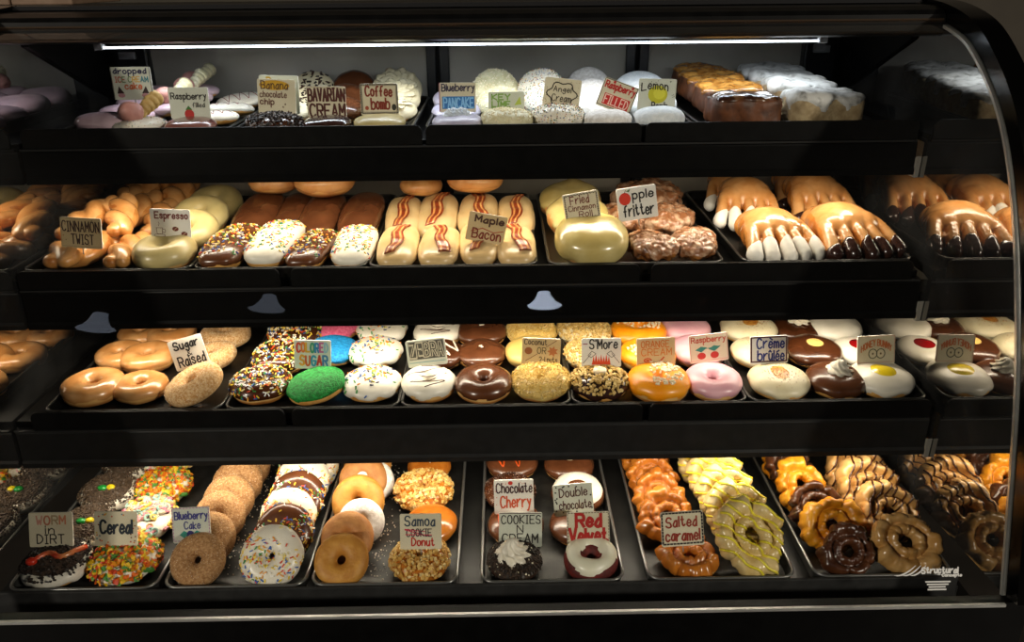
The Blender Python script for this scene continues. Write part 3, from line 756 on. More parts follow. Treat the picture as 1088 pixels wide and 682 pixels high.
def smooth_prof(p, it=2):
    for _ in range(it):
        q = [p[0]]
        for a, b in zip(p, p[1:]): q += [(a[0]*.75+b[0]*.25, a[1]*.75+b[1]*.25), (a[0]*.25+b[0]*.75, a[1]*.25+b[1]*.75)]
        p = q+[p[-1]]
    return p
PS = smooth_prof(PROF)
def normals(p):
    out = []
    for i in range(len(p)):
        a, b = p[max(0, i-1)], p[min(len(p)-1, i+1)]; d = Vector((b[0]-a[0], b[1]-a[1])).normalized(); out.append((d.y, -d.x))
    return out
PN = normals(PS)          # pointing out of the case
if PN[len(PN)//2][0] > 0: PN = [(-a, -b) for a, b in PN]
def off(k): return [(p[0]+n[0]*k, p[1]+n[1]*k) for p, n in zip(PS, PN)]
gl = cpart('front_glass', prism(PS+off(.005)[::-1], XL-.02, XR-.0005, True), glass)
# end panels: mirror faced, with a black rim that follows the curve of the glass
back = [(YB, .515), (YB, 1.30)]
for x0, x1 in ((XR, XR+.012), (XL-.012, XL)):
    ep = cpart('end_panel', prism(off(.004)+back, x0, x1), mirror)
    rx = (x0, XR+.034) if x0 > 0 else (XL-.034, x1)
    cpart('panel_rim', prism(off(.002)+off(.026)[::-1], rx[0]-.0, rx[1], True), black_gloss, ep)
    e = XR-.0035 if x0 > 0 else XL+.0035
    cpart('glass_edge_seal', prism(off(-.001)+off(-.0055)[::-1], min(e, x0 if x0 > 0 else XL), max(e, x0 if x0 > 0 else XL), True), chrome, ep)
    s = 1 if x0 > 0 else -1
    xa, xb = (XR-.006, XR-.0002) if s > 0 else (XL+.0002, XL+.006)
    q = [on(p[0], p[1], 0, XR) for p in ((908, 88), (972, 41), (984, 14))]
    br = [(v.y, v.z) for v in q]+[(YB-.01, 1.29), (YB-.01, 1.135), (q[0].y+.06, 1.135)]
    cpart('corner_bracket', prism(br, xa, xb), black, ep)
    cp = cpart('corner_post', box_mesh(*((XR-.075, XR-.012) if s > 0 else (XL+.012, XL+.075)), 1.612, 1.64, 1.09, 1.25, .004), frame_mat)
    hq = on(105, 55, 1, 1.595) if s < 0 else on(872, 50, 1, 1.595)
    cpart('hinge_cap', box_mesh(hq.x-.011, hq.x+.011, 1.595, 1.609, hq.z-.006, hq.z+.006, .004, 3), M('pale_latch_plastic', '9a9c9e', None, rough=.4), cp)
    lx = XR-.045 if s > 0 else XL+.04
    cpart('latch', box_mesh(lx-.016, lx+.016, 1.604, 1.6115, 1.205, 1.219, .002), M('pale_latch_plastic', '9a9c9e', None, rough=.4), cp)
can = [(1.272, 1.2575), (1.262, 1.2605), (1.2565, 1.266), (1.2565, 1.281), (1.260, 1.289), (1.268, 1.295), (1.285, 1.300), (1.40, 1.304), (YB+.02, 1.304), (YB+.02, 1.262), (1.46, 1.262), (1.36, 1.259)]
cn = cpart('canopy', prism(can, XL-.03, XR-.001), M('canopy_black', '0a0a0a', '101010', 30, .3, spec=.4))
cpart('canopy_highlight', prism([(1.2545, 1.2815), (1.2565, 1.2835), (1.2575, 1.2805), (1.2565, 1.2800)], XL-.03, XR-.004), M('brown_highlight', '5a4a3c', None, rough=.35, metal=.6), cn)  # thin brown strip painted in for the highlight along the canopy front
cpart('upper_trim', prism([(1.33, 1.303), (1.335, 1.309), (1.36, 1.309), (1.36, 1.303)], XL-.03, XR-.004), M('dull_steel_edge', '4d4d4f', None, rough=.35, metal=.8), cn)
LEDY = 1.39; LEDZ = on(490, 47, 1, LEDY).z
led_w = emit('cool_white_led', 'E8F2FF', 9.0); led_y = emit('neutral_white_led', 'FFE6C4', 5.0)
def cyl_x(x0, x1, y, z, r, n=12): return prism([(y+r*math.cos(2*PI*i/n), z+r*math.sin(2*PI*i/n)) for i in range(n)], x0, x1, True)
lt = cpart('light_tube', cyl_x(on(110, 52, 1, LEDY).x, on(870, 43, 1, LEDY).x, LEDY, LEDZ, .0016), led_w, cn)
cpart('tube_socket', box_mesh(on(110, 52, 1, LEDY).x-.013, on(110, 52, 1, LEDY).x+.001, LEDY-.007, LEDY+.007, LEDZ-.0035, 1.2595, .002), M('white_socket', 'b8b8b8', None), lt)
cpart('tube_socket', box_mesh(on(870, 43, 1, LEDY).x-.001, on(870, 43, 1, LEDY).x+.013, LEDY-.007, LEDY+.007, LEDZ-.0035, LEDZ+.008, .002), MATS['white_socket'], lt)
# rear sliding doors
for x0, x1 in ((XL+.01, -.130), (-.110, .258), (.278, XR-.01)):
    d = cpart('rear_door', box_mesh(x0, x1, YB-.012, YB-.002, .56, 1.262), door_mat)
    cpart('door_stile', box_mesh(x0-.006, x0+.012, YB-.022, YB-.0125, .56, 1.262, .002), frame_mat, d)
    cpart('door_stile', box_mesh(x1-.012, x1+.006, YB-.022, YB-.0125, .56, 1.262, .002), frame_mat, d)
for i, x in enumerate((-.40, -.30, -.235, -.215, -.50)):
    pass
cpart('back_panel', box_mesh(XL-.01, XR+.01, YB, YB+.02, .40, 1.262), black)
def guard(x0, x1, Y, z0, z1, r=.010):
    pts = [(x0, z0), (x1, z0)]
    for k in range(6): a = k/5*PI/2; pts.append((x1-r+r*math.cos(a), z1-r+r*math.sin(a)))
    for k in range(6): a = PI/2+k/5*PI/2; pts.append((x0+r+r*math.cos(a), z1-r+r*math.sin(a)))
    n = len(pts); bm = bmesh.new()
    A = [bm.verts.new((p[0], Y, p[1])) for p in pts]; B = [bm.verts.new((p[0], Y+.005, p[1])) for p in pts]
    for i in range(n): bm.faces.new((A[i], A[(i+1) % n], B[(i+1) % n], B[i]))
    bm.faces.new(A); bm.faces.new(B[::-1])
    bmesh.ops.bevel(bm, geom=[e for e in bm.edges if abs(e.verts[0].co.y-e.verts[1].co.y) < 1e-6], offset=.0008, segments=1, affect='EDGES')
    return to_mesh(bm, smooth=False)
x_end = .652
clipm = M('clear_clip_plastic', '8f8c84', None, rough=.25, spec=.6)
for i, s in enumerate(SH):
    z, Y = s['z'], s['Y']
    sh = cpart('shelf', box_mesh(XL+.003, x_end, Y+.012, 1.628, z-.016, z-.001, .001), black)
    cuts = [[(20, 448), (452, 682), (686, 983)], [(-10, 296), (308, 680), (692, 970)], [(30, 302), (309, 683), (690, 990)]][i]
    for a, b in cuts:
        xa, xb = on(a, 300, 1, Y).x, on(b, 300, 1, Y).x
        ym = {0: 140, 1: 288, 2: 437}[i]
        xa, xb = max(XL+.004, on(a, ym, 1, Y).x), min(x_end, on(b, ym, 1, Y).x)
        cpart('tray_guard', guard(xa, xb, Y, s['gt']-.030, s['gt']), blackm, sh)
    f = lit_face if i == 2 else black
    zt = s['gt']-.032; zb = s['zb']
    face = [(Y+.006, zt), (Y+.003, zt-.006), (Y+.001, zb+.012), (Y-.002, zb+.008), (Y-.002, zb), (Y+.012, zb), (Y+.014, zt-.004), (Y+.03, zt)]
    cpart('shelf_front', prism(face, XL+.003, x_end+.004), f, sh)
    cpart('seam_highlight', box_mesh(XL+.004, x_end, Y-.0012, Y+.004, zt-.0015, zt+.0015), M('highlight_grey', '2a2a2a', None, rough=.25), sh)  # paler strip standing in for the highlight where guard and face meet
    ls = cpart('led_strip', box_mesh(XL+.06, XR-.05, Y+.018, Y+.028, zb+.012, zb+.016), led_y, sh)
    q = [on(p[0], p[1], 1, Y) for p in (((984, 184), (990, 176), (988, 195)), ((986, 318), (1000, 340), (1004, 346)), ((992, 470), (1001, 488), (1006, 494)))[i]]
    cpart('end_clip', prism([(Y-.004, zb-.004), (Y-.004, zb+.03), (Y+.01, zb+.022), (Y+.018, zb-.004)], x_end+.004, XR-.001), clipm, sh)
dk = cpart('deck', box_mesh(XL+.001, XR-.001, DK['Y']+.008, 1.63, DK['z']-.02, DK['z']-.001, .001), M('dark_deck', '171717', '1f1f1e', 30, .4, spec=.5))
cpart('deck_guard', box_mesh(XL+.002, XR-.010, DK['Y'], DK['Y']+.005, DK['zb'], DK['gt'], .001), M('deck_guard_grey', '262626', '2d2d2d', 50, .5, spec=.3), dk)
cpart('front_ledge', box_mesh(XL+.001, XR-.001, .832, .9, .485, .499), black, dk)
RZ = on(515, 654, 1, .804).z
base = cpart('base', box_mesh(XL-.03, XR+.034, .812, YB+.02, .0, .484), black_gloss)
cpart('base_rail', box_mesh(XL-.03, XR-.006, .8065, .8115, RZ-.0045, RZ, .0008), chrome, base)
cpart('rail_backing', box_mesh(XL-.03, XR+.03, .8118, .826, .484, RZ-.0012), black, base)
# ------------------------------------------------------------------ trays
TR = []
def rrect(x0, x1, y0, y1, r, n=6):
    out = []
    for cx, cy, a0 in ((x1-r, y0+r, -PI/2), (x1-r, y1-r, 0), (x0+r, y1-r, PI/2), (x0+r, y0+r, PI)):
        for k in range(n+1): a = a0+PI/2*k/n; out.append((cx+r*math.cos(a), cy+r*math.sin(a)))
    return out
def tray(x0, x1, y0, y1, z, matb, matr, label, group, h=.0115):
    cx, cy = (x0+x1)/2, (y0+y1)/2; hx, hy = (x1-x0)/2, (y1-y0)/2
    loops = [(.004, 0, .016), (.001, h-.002, .019), (.0025, h-.001, .018), (.0048, .0022, .014)]
    vs, fs = [], []; n = None
    for ins, zz, r in loops:
        p = rrect(-hx+ins, hx-ins, -hy+ins, hy-ins, r); n = len(p); vs += [(a, b, zz) for a, b in p]
    for k in range(len(loops)-1):
        for i in range(n): fs.append((k*n+i, k*n+(i+1) % n, (k+1)*n+(i+1) % n, (k+1)*n+i))
    fs.append(tuple(range(n-1, -1, -1))); fs.append(tuple(3*n+i for i in range(n)))
    bm = bmesh.new(); bv = [bm.verts.new(v) for v in vs]
    for f in fs: bm.faces.new([bv[i] for i in f])
    t = obj('baking_tray', to_mesh(bm, smooth=False), matb); t.location = (cx, cy, z)
    p = rrect(-hx+.001, hx-.001, -hy+.001, hy-.001, .019); v, f = [], []
    for i, a in enumerate(p):
        pv, nx = Vector(p[i-1]), Vector(p[(i+1) % len(p)]); d = (nx-pv).normalized(); nn = Vector((d.y, -d.x))
        for j in range(8):
            u = 2*PI*j/8; v.append((a[0]+nn.x*.0024*math.cos(u), a[1]+nn.y*.0024*math.cos(u), h+.0018*math.sin(u)))
    m = len(p)
    for i in range(m):
        for j in range(8): f.append((i*8+j, ((i+1) % m)*8+j, ((i+1) % m)*8+(j+1) % 8, i*8+(j+1) % 8))
    obj('rim', from_py(v, f), matr, t)
    TR.append((x0, x1, z)); tag(t, label, 'tray', group); return t
rim_dark = M('dark_pan_rim', '4a4a48', None, rough=.32, metal=.8)
def row_trays(s, y, spans, matb, matr, group, y1=1.606, h=.018):
    for a, b, lab in spans:
        Y = s['Y']+.0072; x0, x1 = on(a, y, 1, Y).x, on(b, y, 1, Y).x
        tray(max(x0, XL+.008), min(x1, XR-.012), Y, y1, s['z'], matb, matr, lab, group, h)
row_trays(SH[0], 134, [(58, 240, 'dark tray of pink bars and dropped ice cream cake donuts'), (247, 438, 'dark tray of banana, bavarian and coffee donuts'), (452, 738, 'wide dark tray of berry, lime, sprinkle and powdered donuts'), (744, 928, 'dark tray of caramel and white frosted loaf cakes')], pan_dark, rim_dark, 'trays on the top shelf')
row_trays(SH[1], 283, [(20, 200, 'dark tray of cinnamon twists and espresso donuts'), (203, 388, 'dark tray of sprinkled chocolate and white long johns'), (391, 571, 'dark tray of maple bars with bacon'), (583, 770, 'dark tray of cinnamon rolls and apple fritters'), (790, 970, 'dark tray of bear claws with dipped toes')], pan_dark, rim_dark, 'trays on the second shelf')
row_trays(SH[2], 431, [(42, 233, 'dark tray of glazed and sugar raised donuts'), (236, 423, 'dark tray of sprinkled and colored sugar donuts'), (425, 607, 'dark tray of zebra, chocolate and coconut donuts'), (609, 795, 'dark tray of marshmallow crumb, orange and pink donuts'), (797, 986, 'dark tray of custard, chocolate cream and yolk-topped donuts')], pan_dark, rim_dark, 'trays on the third shelf', 1.55)
row_trays(DK, 618, [(2, 163, 'grey metal tray of dirt and cereal donuts'), (170, 323, 'grey metal tray of blueberry cake and sprinkled cake donuts'), (329, 486, 'grey metal tray of plain cake and toasted nut donuts'), (511, 664, 'grey metal tray of cookie cream and red velvet donuts'), (689, 846, 'grey metal tray of salted caramel and lemon drizzled donuts'), (866, 1026, 'grey metal tray of chocolate, orange and tan old-fashioned donuts')], pan_grey, pan_rim, 'trays on the bottom deck', 1.45, .0225)

# ------------------------------------------------------------------ pastries: top shelf
_put = put
FRONT = {}
def fit(o, kind, px, py, w, floor, Y, lift):
    """slide along the shelf until the middle sits at depth Y in the photo's column px"""
    Rm = o.rotation_euler.to_matrix(); z = o.location.z+HGT[kind]*o.scale[0]/2
    q = CAM + ray(px, py)*((Y-CAM.y)/ray(px, py).y)
    sc = depth((q.x, Y, z))*w/F/WID[kind]
    cw = (Rm @ Vector((0, 0, HGT[kind]/2)))*sc
    V = [(Rm @ v)*sc for v in CACHE[kind][::2]]
    lz = floor+.0008+lift-min(v.z for v in V)
    X = q.x
    for _ in range(6):
        r_ = Vector((X, Y, lz+cw.z))-CAM; X += (px-544-F*r_.dot(RT)/r_.dot(FW))/F*r_.dot(FW)
    x, y = X-cw.x, Y-cw.y
    y += max(0, FRONT[floor]-(y+min(v.y for v in V))); y -= max(0, y+max(v.y for v in V)-1.600)
    x += max(0, XL+.010-(x+min(v.x for v in V))); x -= max(0, x+max(v.x for v in V)-(XR-.010))
    o.scale = (sc, sc, sc); o.location = (x, y, lz); return o
def putY(kind, px, Y, w, floor, label, py=300, **k):
    """the same, with the distance into the case given instead of the height in the photo"""
    o = _put(kind, px, py, w, floor, label, **k)
    return fit(o, kind, px, py, w, floor, Y, k.get('lift', 0))
def put(kind, px, py, w, floor, label, **k):
    o = _put(kind, px, py, w, floor, label, **k)
    cw = (o.rotation_euler.to_matrix() @ Vector((0, 0, HGT[kind]/2)))*o.scale[0]
    return fit(o, kind, px, py, w, floor, o.location.y+cw.y, k.get('lift', 0))
z1, z2, z3, zd = SH[0]['z']+.0024, SH[1]['z']+.0024, SH[2]['z']+.0024, DK['z']+.0024
for _z, _s in ((z1, SH[0]), (z2, SH[1]), (z3, SH[2]), (zd, DK)): FRONT[_z] = _s['Y']+.0122
A = 'pink iced bars on the top shelf'
putY('pink_bar', 95, 1.325, 46, z1, 'front pink iced bar at the edge of the top shelf', group=A, rz=1.25)
putY('pink_bar', 113, 1.40, 42, z1, 'pink iced bar behind the front one, under the dropped ice cream sign', group=A, rz=1.2)
putY('pink_bar', 128, 1.475, 40, z1, 'third pink iced bar from the front, behind the dropped ice cream sign', group=A, rz=1.2, tilt=16)
putY('pink_bar', 142, 1.555, 38, z1, 'rearmost pink iced bar on the top shelf', group=A, rz=1.2, tilt=20)
A = 'donuts with upended ice cream cones'
putY('dropped_cone', 148, 1.318, 54, z1, 'white donut with brown-pink scoop and tan cone below the dropped ice cream sign', group=A, rz=0)
putY('dropped_cone_pale', 178, 1.42, 50, z1, 'second cone donut, its pale cone just behind the tan one', group=A, rz=0, lift=.012)
putY('dropped_cone_pale', 197, 1.50, 48, z1, 'third cone donut counted from the tan cone', group=A, rz=.1, lift=.018)
putY('dropped_cone_pale', 213, 1.575, 46, z1, 'rearmost cone donut, its cone tip highest against the rear door', group=A, rz=0, lift=.022)
putY('jam_bun', 203, 1.312, 51, z1, 'shiny raspberry glazed donut under the small raspberry sign')
A = 'white iced bars with raspberry drizzle'
putY('white_bar', 228, 1.395, 27, z1, 'white raspberry-drizzled bar right behind the raspberry sign', group=A, rz=-1.1)
putY('white_bar', 244, 1.475, 27, z1, 'middle white raspberry-drizzled bar', group=A, rz=-1.1, tilt=-8)
putY('white_bar', 256, 1.56, 27, z1, 'rearmost white raspberry-drizzled bar', group=A, rz=-1.1, tilt=14)
putY('chunk_topped', 291, 1.316, 55, z1, 'donut heaped with dark chocolate chunks under the banana sign')
A = 'banana donuts on the top shelf'
putY('banana_bun', 309, 1.41, 46, z1, 'cream banana donut right behind the chocolate chunk one', group=A, tilt=14)
putY('banana_bun', 318, 1.485, 44, z1, 'banana donut in the middle behind the banana sign', group=A, tilt=28)
putY('banana_bun', 332, 1.565, 46, z1, 'rearmost banana donut with dark chips, against the rear door', group=A, tilt=42)
putY('dark_glazed', 347, 1.316, 50, z1, 'dark glossy chocolate donut under the bavarian cream sign')
A = 'chocolate donuts behind the bavarian cream sign'
putY('brown_glazed', 362, 1.41, 46, z1, 'chocolate glazed donut next behind the dark glossy one', group=A, tilt=10)
putY('brown_glazed', 368, 1.49, 45, z1, 'chocolate glazed donut in the middle behind the bavarian cream sign', group=A, tilt=25)
putY('brown_glazed', 376, 1.57, 45, z1, 'rearmost chocolate glazed donut showing above the bavarian cream sign', group=A, tilt=42)
putY('coffee_bun', 403, 1.316, 52, z1, 'beige iced donut under the coffee bomb sign')
A = 'cream swirled donuts on the top shelf'
putY('cream_swirled', 417, 1.40, 50, z1, 'cream swirled donut next behind the beige coffee one', group=A, tilt=10)
putY('cream_swirled', 420, 1.48, 50, z1, 'cream swirled donut in the middle behind the coffee bomb sign', group=A, tilt=30)
putY('cream_swirled', 422, 1.565, 50, z1, 'rearmost cream swirled donut above the coffee bomb sign', group=A, tilt=40)
A = 'blueberry pancake donuts'
putY('blueberry_glazed', 486, 1.316, 52, z1, 'lavender glazed donut with whipped peaks under the blueberry pancake sign', group=A)
putY('blueberry_glazed', 484, 1.41, 50, z1, 'lavender glazed donut hidden behind the blueberry pancake sign', group=A, tilt=8)
putY('blueberry_glazed', 483, 1.50, 50, z1, 'rearmost lavender glazed donut, whipped peaks above the blueberry pancake sign', group=A, tilt=14, lift=.006)
A = 'lime pie donuts'
putY('lime_crumbed', 537, 1.316, 53, z1, 'crumbed lime cream donut under the lime pie sign', group=A)
putY('lime_crumbed', 533, 1.415, 49, z1, 'lime cream donut between the lime pie sign and the rearmost one', group=A, tilt=28)
putY('lime_crumbed', 529, 1.50, 48, z1, 'rearmost lime cream donut standing tall above the lime pie sign', group=A, tilt=55)
A = 'speckled angel cream donuts'
putY('speckled', 597, 1.318, 56, z1, 'rainbow speckled donut under the angel cream sign', group=A)
putY('speckled', 584, 1.41, 52, z1, 'rainbow speckled donut next behind the front one', group=A, tilt=32)
putY('speckled', 576, 1.49, 50, z1, 'rearmost rainbow speckled donut beside the lime cream ones', group=A, tilt=50)
A = 'powdered donuts on the top shelf'
putY('powdered', 645, 1.316, 52, z1, 'powdered sugar donut under the tilted raspberry filled sign', group=A)
putY('powdered', 636, 1.40, 50, z1, 'second powdered sugar donut, next behind the front one', group=A, tilt=26)
putY('powdered', 630, 1.475, 48, z1, 'third powdered sugar donut counted from the front', group=A, tilt=42)
putY('powdered', 625, 1.55, 47, z1, 'rearmost powdered sugar donut, highest beside the tilted sign', group=A, tilt=60)
A = 'sugar dusted lemon donuts'
putY('snowy', 700, 1.316, 52, z1, 'grey-white dusted donut under the lemon bomb sign', group=A)
putY('snowy', 690, 1.41, 54, z1, 'dusted white donut hidden behind the lemon bomb sign', group=A, tilt=25)
putY('snowy', 681, 1.50, 54, z1, 'rearmost dusted white donut above the lemon bomb sign', group=A, tilt=34)
A = 'brown loaf cake slices'
putY('dark_loaf', 789, 1.325, 74, z1, 'dark glazed loaf slice at the front edge of the top shelf', group=A, rz=.06)
putY('caramel_loaf', 775, 1.405, 70, z1, 'caramel topped loaf slice right behind the dark one', group=A, rz=0, tilt=5, lift=.006)
putY('caramel_loaf', 759, 1.480, 66, z1, 'caramel topped loaf slice in the middle of its row', group=A, rz=.05, tilt=7, lift=.014)
putY('caramel_loaf', 744, 1.555, 62, z1, 'rearmost caramel topped loaf slice beside the lemon bomb sign', group=A, rz=0, tilt=8, lift=.022)
A = 'white frosted loaf cake slices'
putY('frosted_loaf', 876, 1.325, 78, z1, 'white frosted loaf slice at the front end of the top shelf', group=A, rz=-.05)
putY('frosted_loaf', 852, 1.405, 72, z1, 'white frosted loaf slice second from the front', group=A, rz=.03, tilt=5, lift=.006)
putY('frosted_loaf', 834, 1.480, 68, z1, 'white frosted loaf slice third from the front', group=A, rz=0, tilt=7, lift=.012)
putY('frosted_loaf', 816, 1.555, 64, z1, 'rearmost white frosted loaf slice against the rear post', group=A, rz=0, tilt=8, lift=.018)

# ------------------------------------------------------------------ second shelf
A = 'cinnamon twists'
for px, Y, w, rz, tl, lf, lab in ((48, 1.225, 44, .15, 0, 0, 'front cinnamon twist at the outer edge of its tray'), (93, 1.222, 44, -.35, 0, 0, 'front cinnamon twist below the cinnamon twist sign'), (134, 1.225, 40, .1, 0, 0, 'front cinnamon twist beside the espresso donut'),
        (70, 1.29, 40, -.2, 10, .026, 'cinnamon twist leaning over the outermost front one'), (118, 1.30, 38, .3, 12, .028, 'cinnamon twist behind the espresso sign and the front twists'),
        (93, 1.385, 40, .1, 0, .006, 'cinnamon twist directly behind the cinnamon twist sign'), (136, 1.39, 38, -.1, 8, .012, 'cinnamon twist in the middle just left of the espresso sign'),
        (110, 1.48, 36, .1, 10, .022, 'rear cinnamon twist on the outer side, under the shelf above'), (150, 1.50, 36, -.15, 10, .024, 'rear cinnamon twist in the middle, under the shelf above'), (184, 1.485, 38, .1, 8, .02, 'rear cinnamon twist next to the rear espresso donuts'), (166, 1.40, 36, .1, 8, .006, 'cinnamon twist directly behind the espresso sign')):
    putY('twist', px, Y, w, z2, lab, group=A, rz=rz, tilt=tl, lift=lf)
A = 'espresso donuts'
putY('coffee_iced', 174, 1.218, 62, z2, 'pale coffee iced donut under the espresso sign', group=A, tilt=8, rz=.4)
putY('coffee_iced', 203, 1.315, 56, z2, 'coffee iced donut second from the front of its row', group=A, tilt=24)
putY('coffee_iced', 212, 1.395, 56, z2, 'coffee iced donut third from the front of its row', group=A, tilt=22)
putY('coffee_iced', 226, 1.475, 54, z2, 'rearmost coffee iced donut under the shelf above', group=A, tilt=18)
A = 'sprinkled long johns'
putY('bar_choc_sprinkled', 242, 1.240, 46, z2, 'chocolate long john with rainbow sprinkles beside the espresso donuts', group=A, rz=-.1, tilt=3)
putY('bar_white_sprinkled', 290, 1.240, 48, z2, 'white sprinkled long john between two chocolate ones', group=A, rz=-.04, tilt=3)
putY('bar_choc_sprinkled', 332, 1.242, 40, z2, 'narrow chocolate sprinkled long john between two white ones', group=A, rz=-.14, tilt=3)
putY('bar_white_sprinkled', 373, 1.240, 46, z2, 'white sprinkled long john beside the bacon tray', group=A, rz=.02, tilt=3)
A = 'plain chocolate long johns'
for px, w, lab in ((267, 44, 'plain chocolate long john behind the first sprinkled chocolate one'), (304, 42, 'plain chocolate long john behind the first white sprinkled one'), (344, 42, 'plain chocolate long john behind the narrow sprinkled one'), (384, 42, 'plain chocolate long john nearest the bacon tray')):
    putY('bar_chocolate', px, 1.405, w, z2, lab, group=A, rz=-.05, tilt=11)
putY('tan_bun', 293, 1.475, 52, z2, 'glazed bun lying on the plain chocolate long johns', lift=.038, group='buns at the back of the second shelf')
putY('drizzled_bun', 346, 1.455, 62, z2, 'glazed bun with chocolate drizzle lying on the chocolate long johns', lift=.038)
A = 'maple bars with bacon'
for i, (px, lab) in enumerate(((426, 'front bacon maple bar at the long john side of its tray'), (467, 'front bacon maple bar second from the long johns'), (509, 'front bacon maple bar under the maple bacon sign'), (550, 'front bacon maple bar nearest the fritter tray'))):
    putY('bar_bacon_' + 'abab'[i], px, 1.240, 41, z2, lab, group=A, rz=(.03, -.03, .04, .02)[i], tilt=4)
for i, (px, lab) in enumerate(((434, 'rear bacon maple bar nearest the long johns'), (470, 'rear bacon maple bar second from the long johns'), (508, 'rear bacon maple bar right behind the maple bacon sign'), (545, 'rear bacon maple bar nearest the fritter tray'))):
    putY('bar_bacon_' + 'aaba'[i], px, 1.405, 40, z2, lab, group=A, rz=(.05, .0, -.04, .02)[i], tilt=10)
putY('tan_bun', 448, 1.475, 44, z2, 'small glazed bun resting behind the rear maple bars', lift=.036, group='buns at the back of the second shelf')
putY('tan_bun', 505, 1.465, 58, z2, 'larger glazed bun resting above the rear middle maple bars', lift=.038, group='buns at the back of the second shelf')
putY('cinnamon_roll', 629, 1.228, 76, z2, 'large cream glazed cinnamon roll under the fried cinnamon roll sign', rz=.3, tilt=16)
A = 'half iced cinnamon rolls'
putY('brown_roll', 614, 1.355, 66, z2, 'half iced cinnamon roll behind the front cream glazed one', group=A, tilt=22, rz=2)
putY('brown_roll', 602, 1.465, 64, z2, 'rearmost half iced cinnamon roll under the shelf above', group=A, tilt=20, rz=.5)
A = 'apple fritters'
putY('fritter', 689, 1.232, 52, z2, 'knobbly apple fritter beside the front cinnamon roll', group=A, rz=.5)
putY('fritter', 739, 1.235, 54, z2, 'knobbly apple fritter beside the bear claws', group=A, rz=-.25, tilt=6, lift=.002)
putY('fritter', 671, 1.375, 48, z2, 'apple fritter behind the apple fritter sign', group=A, rz=1.2, tilt=10)
putY('fritter', 721, 1.375, 52, z2, 'apple fritter behind the pair at the front', group=A, rz=2.4, tilt=10)
putY('fritter', 700, 1.49, 64, z2, 'rearmost apple fritter under the shelf above', group=A, rz=1.9, tilt=10)
A = 'bear claws'
putY('claw_white', 826, 1.238, 82, z2, 'front bear claw with white dipped toes', group=A, rz=.10)
putY('claw_white', 799, 1.375, 72, z2, 'bear claw with white toes, second in its row', group=A, rz=-.12, tilt=10, lift=.004)
putY('claw_white', 780, 1.505, 66, z2, 'rearmost bear claw with white toes', group=A, rz=-.1, tilt=8, lift=.006)
putY('claw_dark', 915, 1.238, 88, z2, 'front bear claw with chocolate dipped toes', group=A, rz=.18)
putY('claw_dark', 884, 1.38, 74, z2, 'bear claw with chocolate toes, second in its row', group=A, rz=.05, tilt=10, lift=.006)
putY('claw_dark', 859, 1.51, 68, z2, 'rearmost bear claw with chocolate toes', group=A, rz=0, tilt=8, lift=.006)

# ------------------------------------------------------------------ third shelf
A = 'glazed ring donuts'
put('glazed', 84, 411, 65, z3, 'glazed ring donut at the front outer corner of the third shelf', group=A, tilt=1)
put('glazed', 144, 411, 61, z3, 'glazed ring donut at the front beside the sugar raised one', group=A, tilt=1)
put('glazed', 107, 378, 58, z3, 'glazed ring donut in the second row, outer side', group=A, tilt=2)
put('glazed', 158, 380, 57, z3, 'glazed ring donut in the second row, left of the sugar raised sign', group=A, tilt=2)
put('glazed', 133, 355, 52, z3, 'glazed ring donut in the third row, outer side', group=A, tilt=2)
put('glazed', 182, 355, 52, z3, 'glazed ring donut in the third row, behind the sugar raised sign', group=A, tilt=2)
A = 'sugared ring donuts'
put('sugared', 206, 408, 63, z3, 'sugared ring donut tipped up below the sugar raised sign', group=A, tilt=8, lean=-20)
put('sugared', 226, 378, 50, z3, 'sugared ring donut peeking out behind the sugar raised sign', group=A, tilt=4, lean=-8)
put('sugared', 240, 355, 52, z3, 'rearmost sugared ring donut under the shelf above', group=A, tilt=2)
A = 'chocolate donuts with rainbow sprinkles'
put('choc_sprinkled', 278, 409, 62, z3, 'front chocolate donut covered in rainbow sprinkles', group=A, tilt=2)
put('choc_sprinkled', 287, 380, 58, z3, 'chocolate sprinkle donut second in its row', group=A, tilt=4)
put('choc_sprinkled', 298, 354, 58, z3, 'chocolate sprinkle donut third in its row', group=A, tilt=2)
A = 'colored sugar donuts'
put('green_sugared', 336, 410, 60, z3, 'green sugar donut under the colored sugar sign', group=A, tilt=5, lean=-8)
put('blue_sugared', 349, 373, 56, z3, 'bright blue sugar donut behind the colored sugar sign', group=A, tilt=4, lean=4)
put('pink_sugared', 355, 351, 52, z3, 'pink sugar donut behind the blue one', group=A, tilt=2)
A = 'white donuts with sprinkles'
put('white_sprinkled', 390, 408, 65, z3, 'front white iced donut with colored sprinkles', group=A, tilt=3)
put('white_sprinkled', 399, 375, 55, z3, 'white sprinkled donut second in its row', group=A, tilt=4)
put('white_sprinkled', 405, 354, 52, z3, 'white sprinkled donut third in its row', group=A, tilt=2)
A = 'zebra donuts'
put('white_lined', 457, 408, 60, z3, 'white iced donut with thin chocolate lines under the zebra sign', group=A, tilt=3, rz=.1)
put('choc_lined', 474, 377, 52, z3, 'chocolate donut with white lines behind the zebra sign', group=A, tilt=5)
put('white_lined', 463, 354, 54, z3, 'rearmost white donut with chocolate lines, behind the zebra sign', group=A, tilt=2)
A = 'chocolate iced donuts on the third shelf'
put('chocolate', 514, 408, 60, z3, 'front glossy chocolate ring donut beside the coconut one', group=A, tilt=4, rz=.3)
put('chocolate_bun', 516, 377, 52, z3, 'round chocolate donut with a cream dot, second in its row', group=A, tilt=4, rz=0)
put('chocolate_bun', 512, 355, 52, z3, 'round chocolate donut third in its row', group=A, tilt=2, rz=1)
A = 'coconut and maple donuts'
put('coconut', 575, 406, 61, z3, 'yellow coconut covered donut under the coconut sign', group=A, tilt=4)
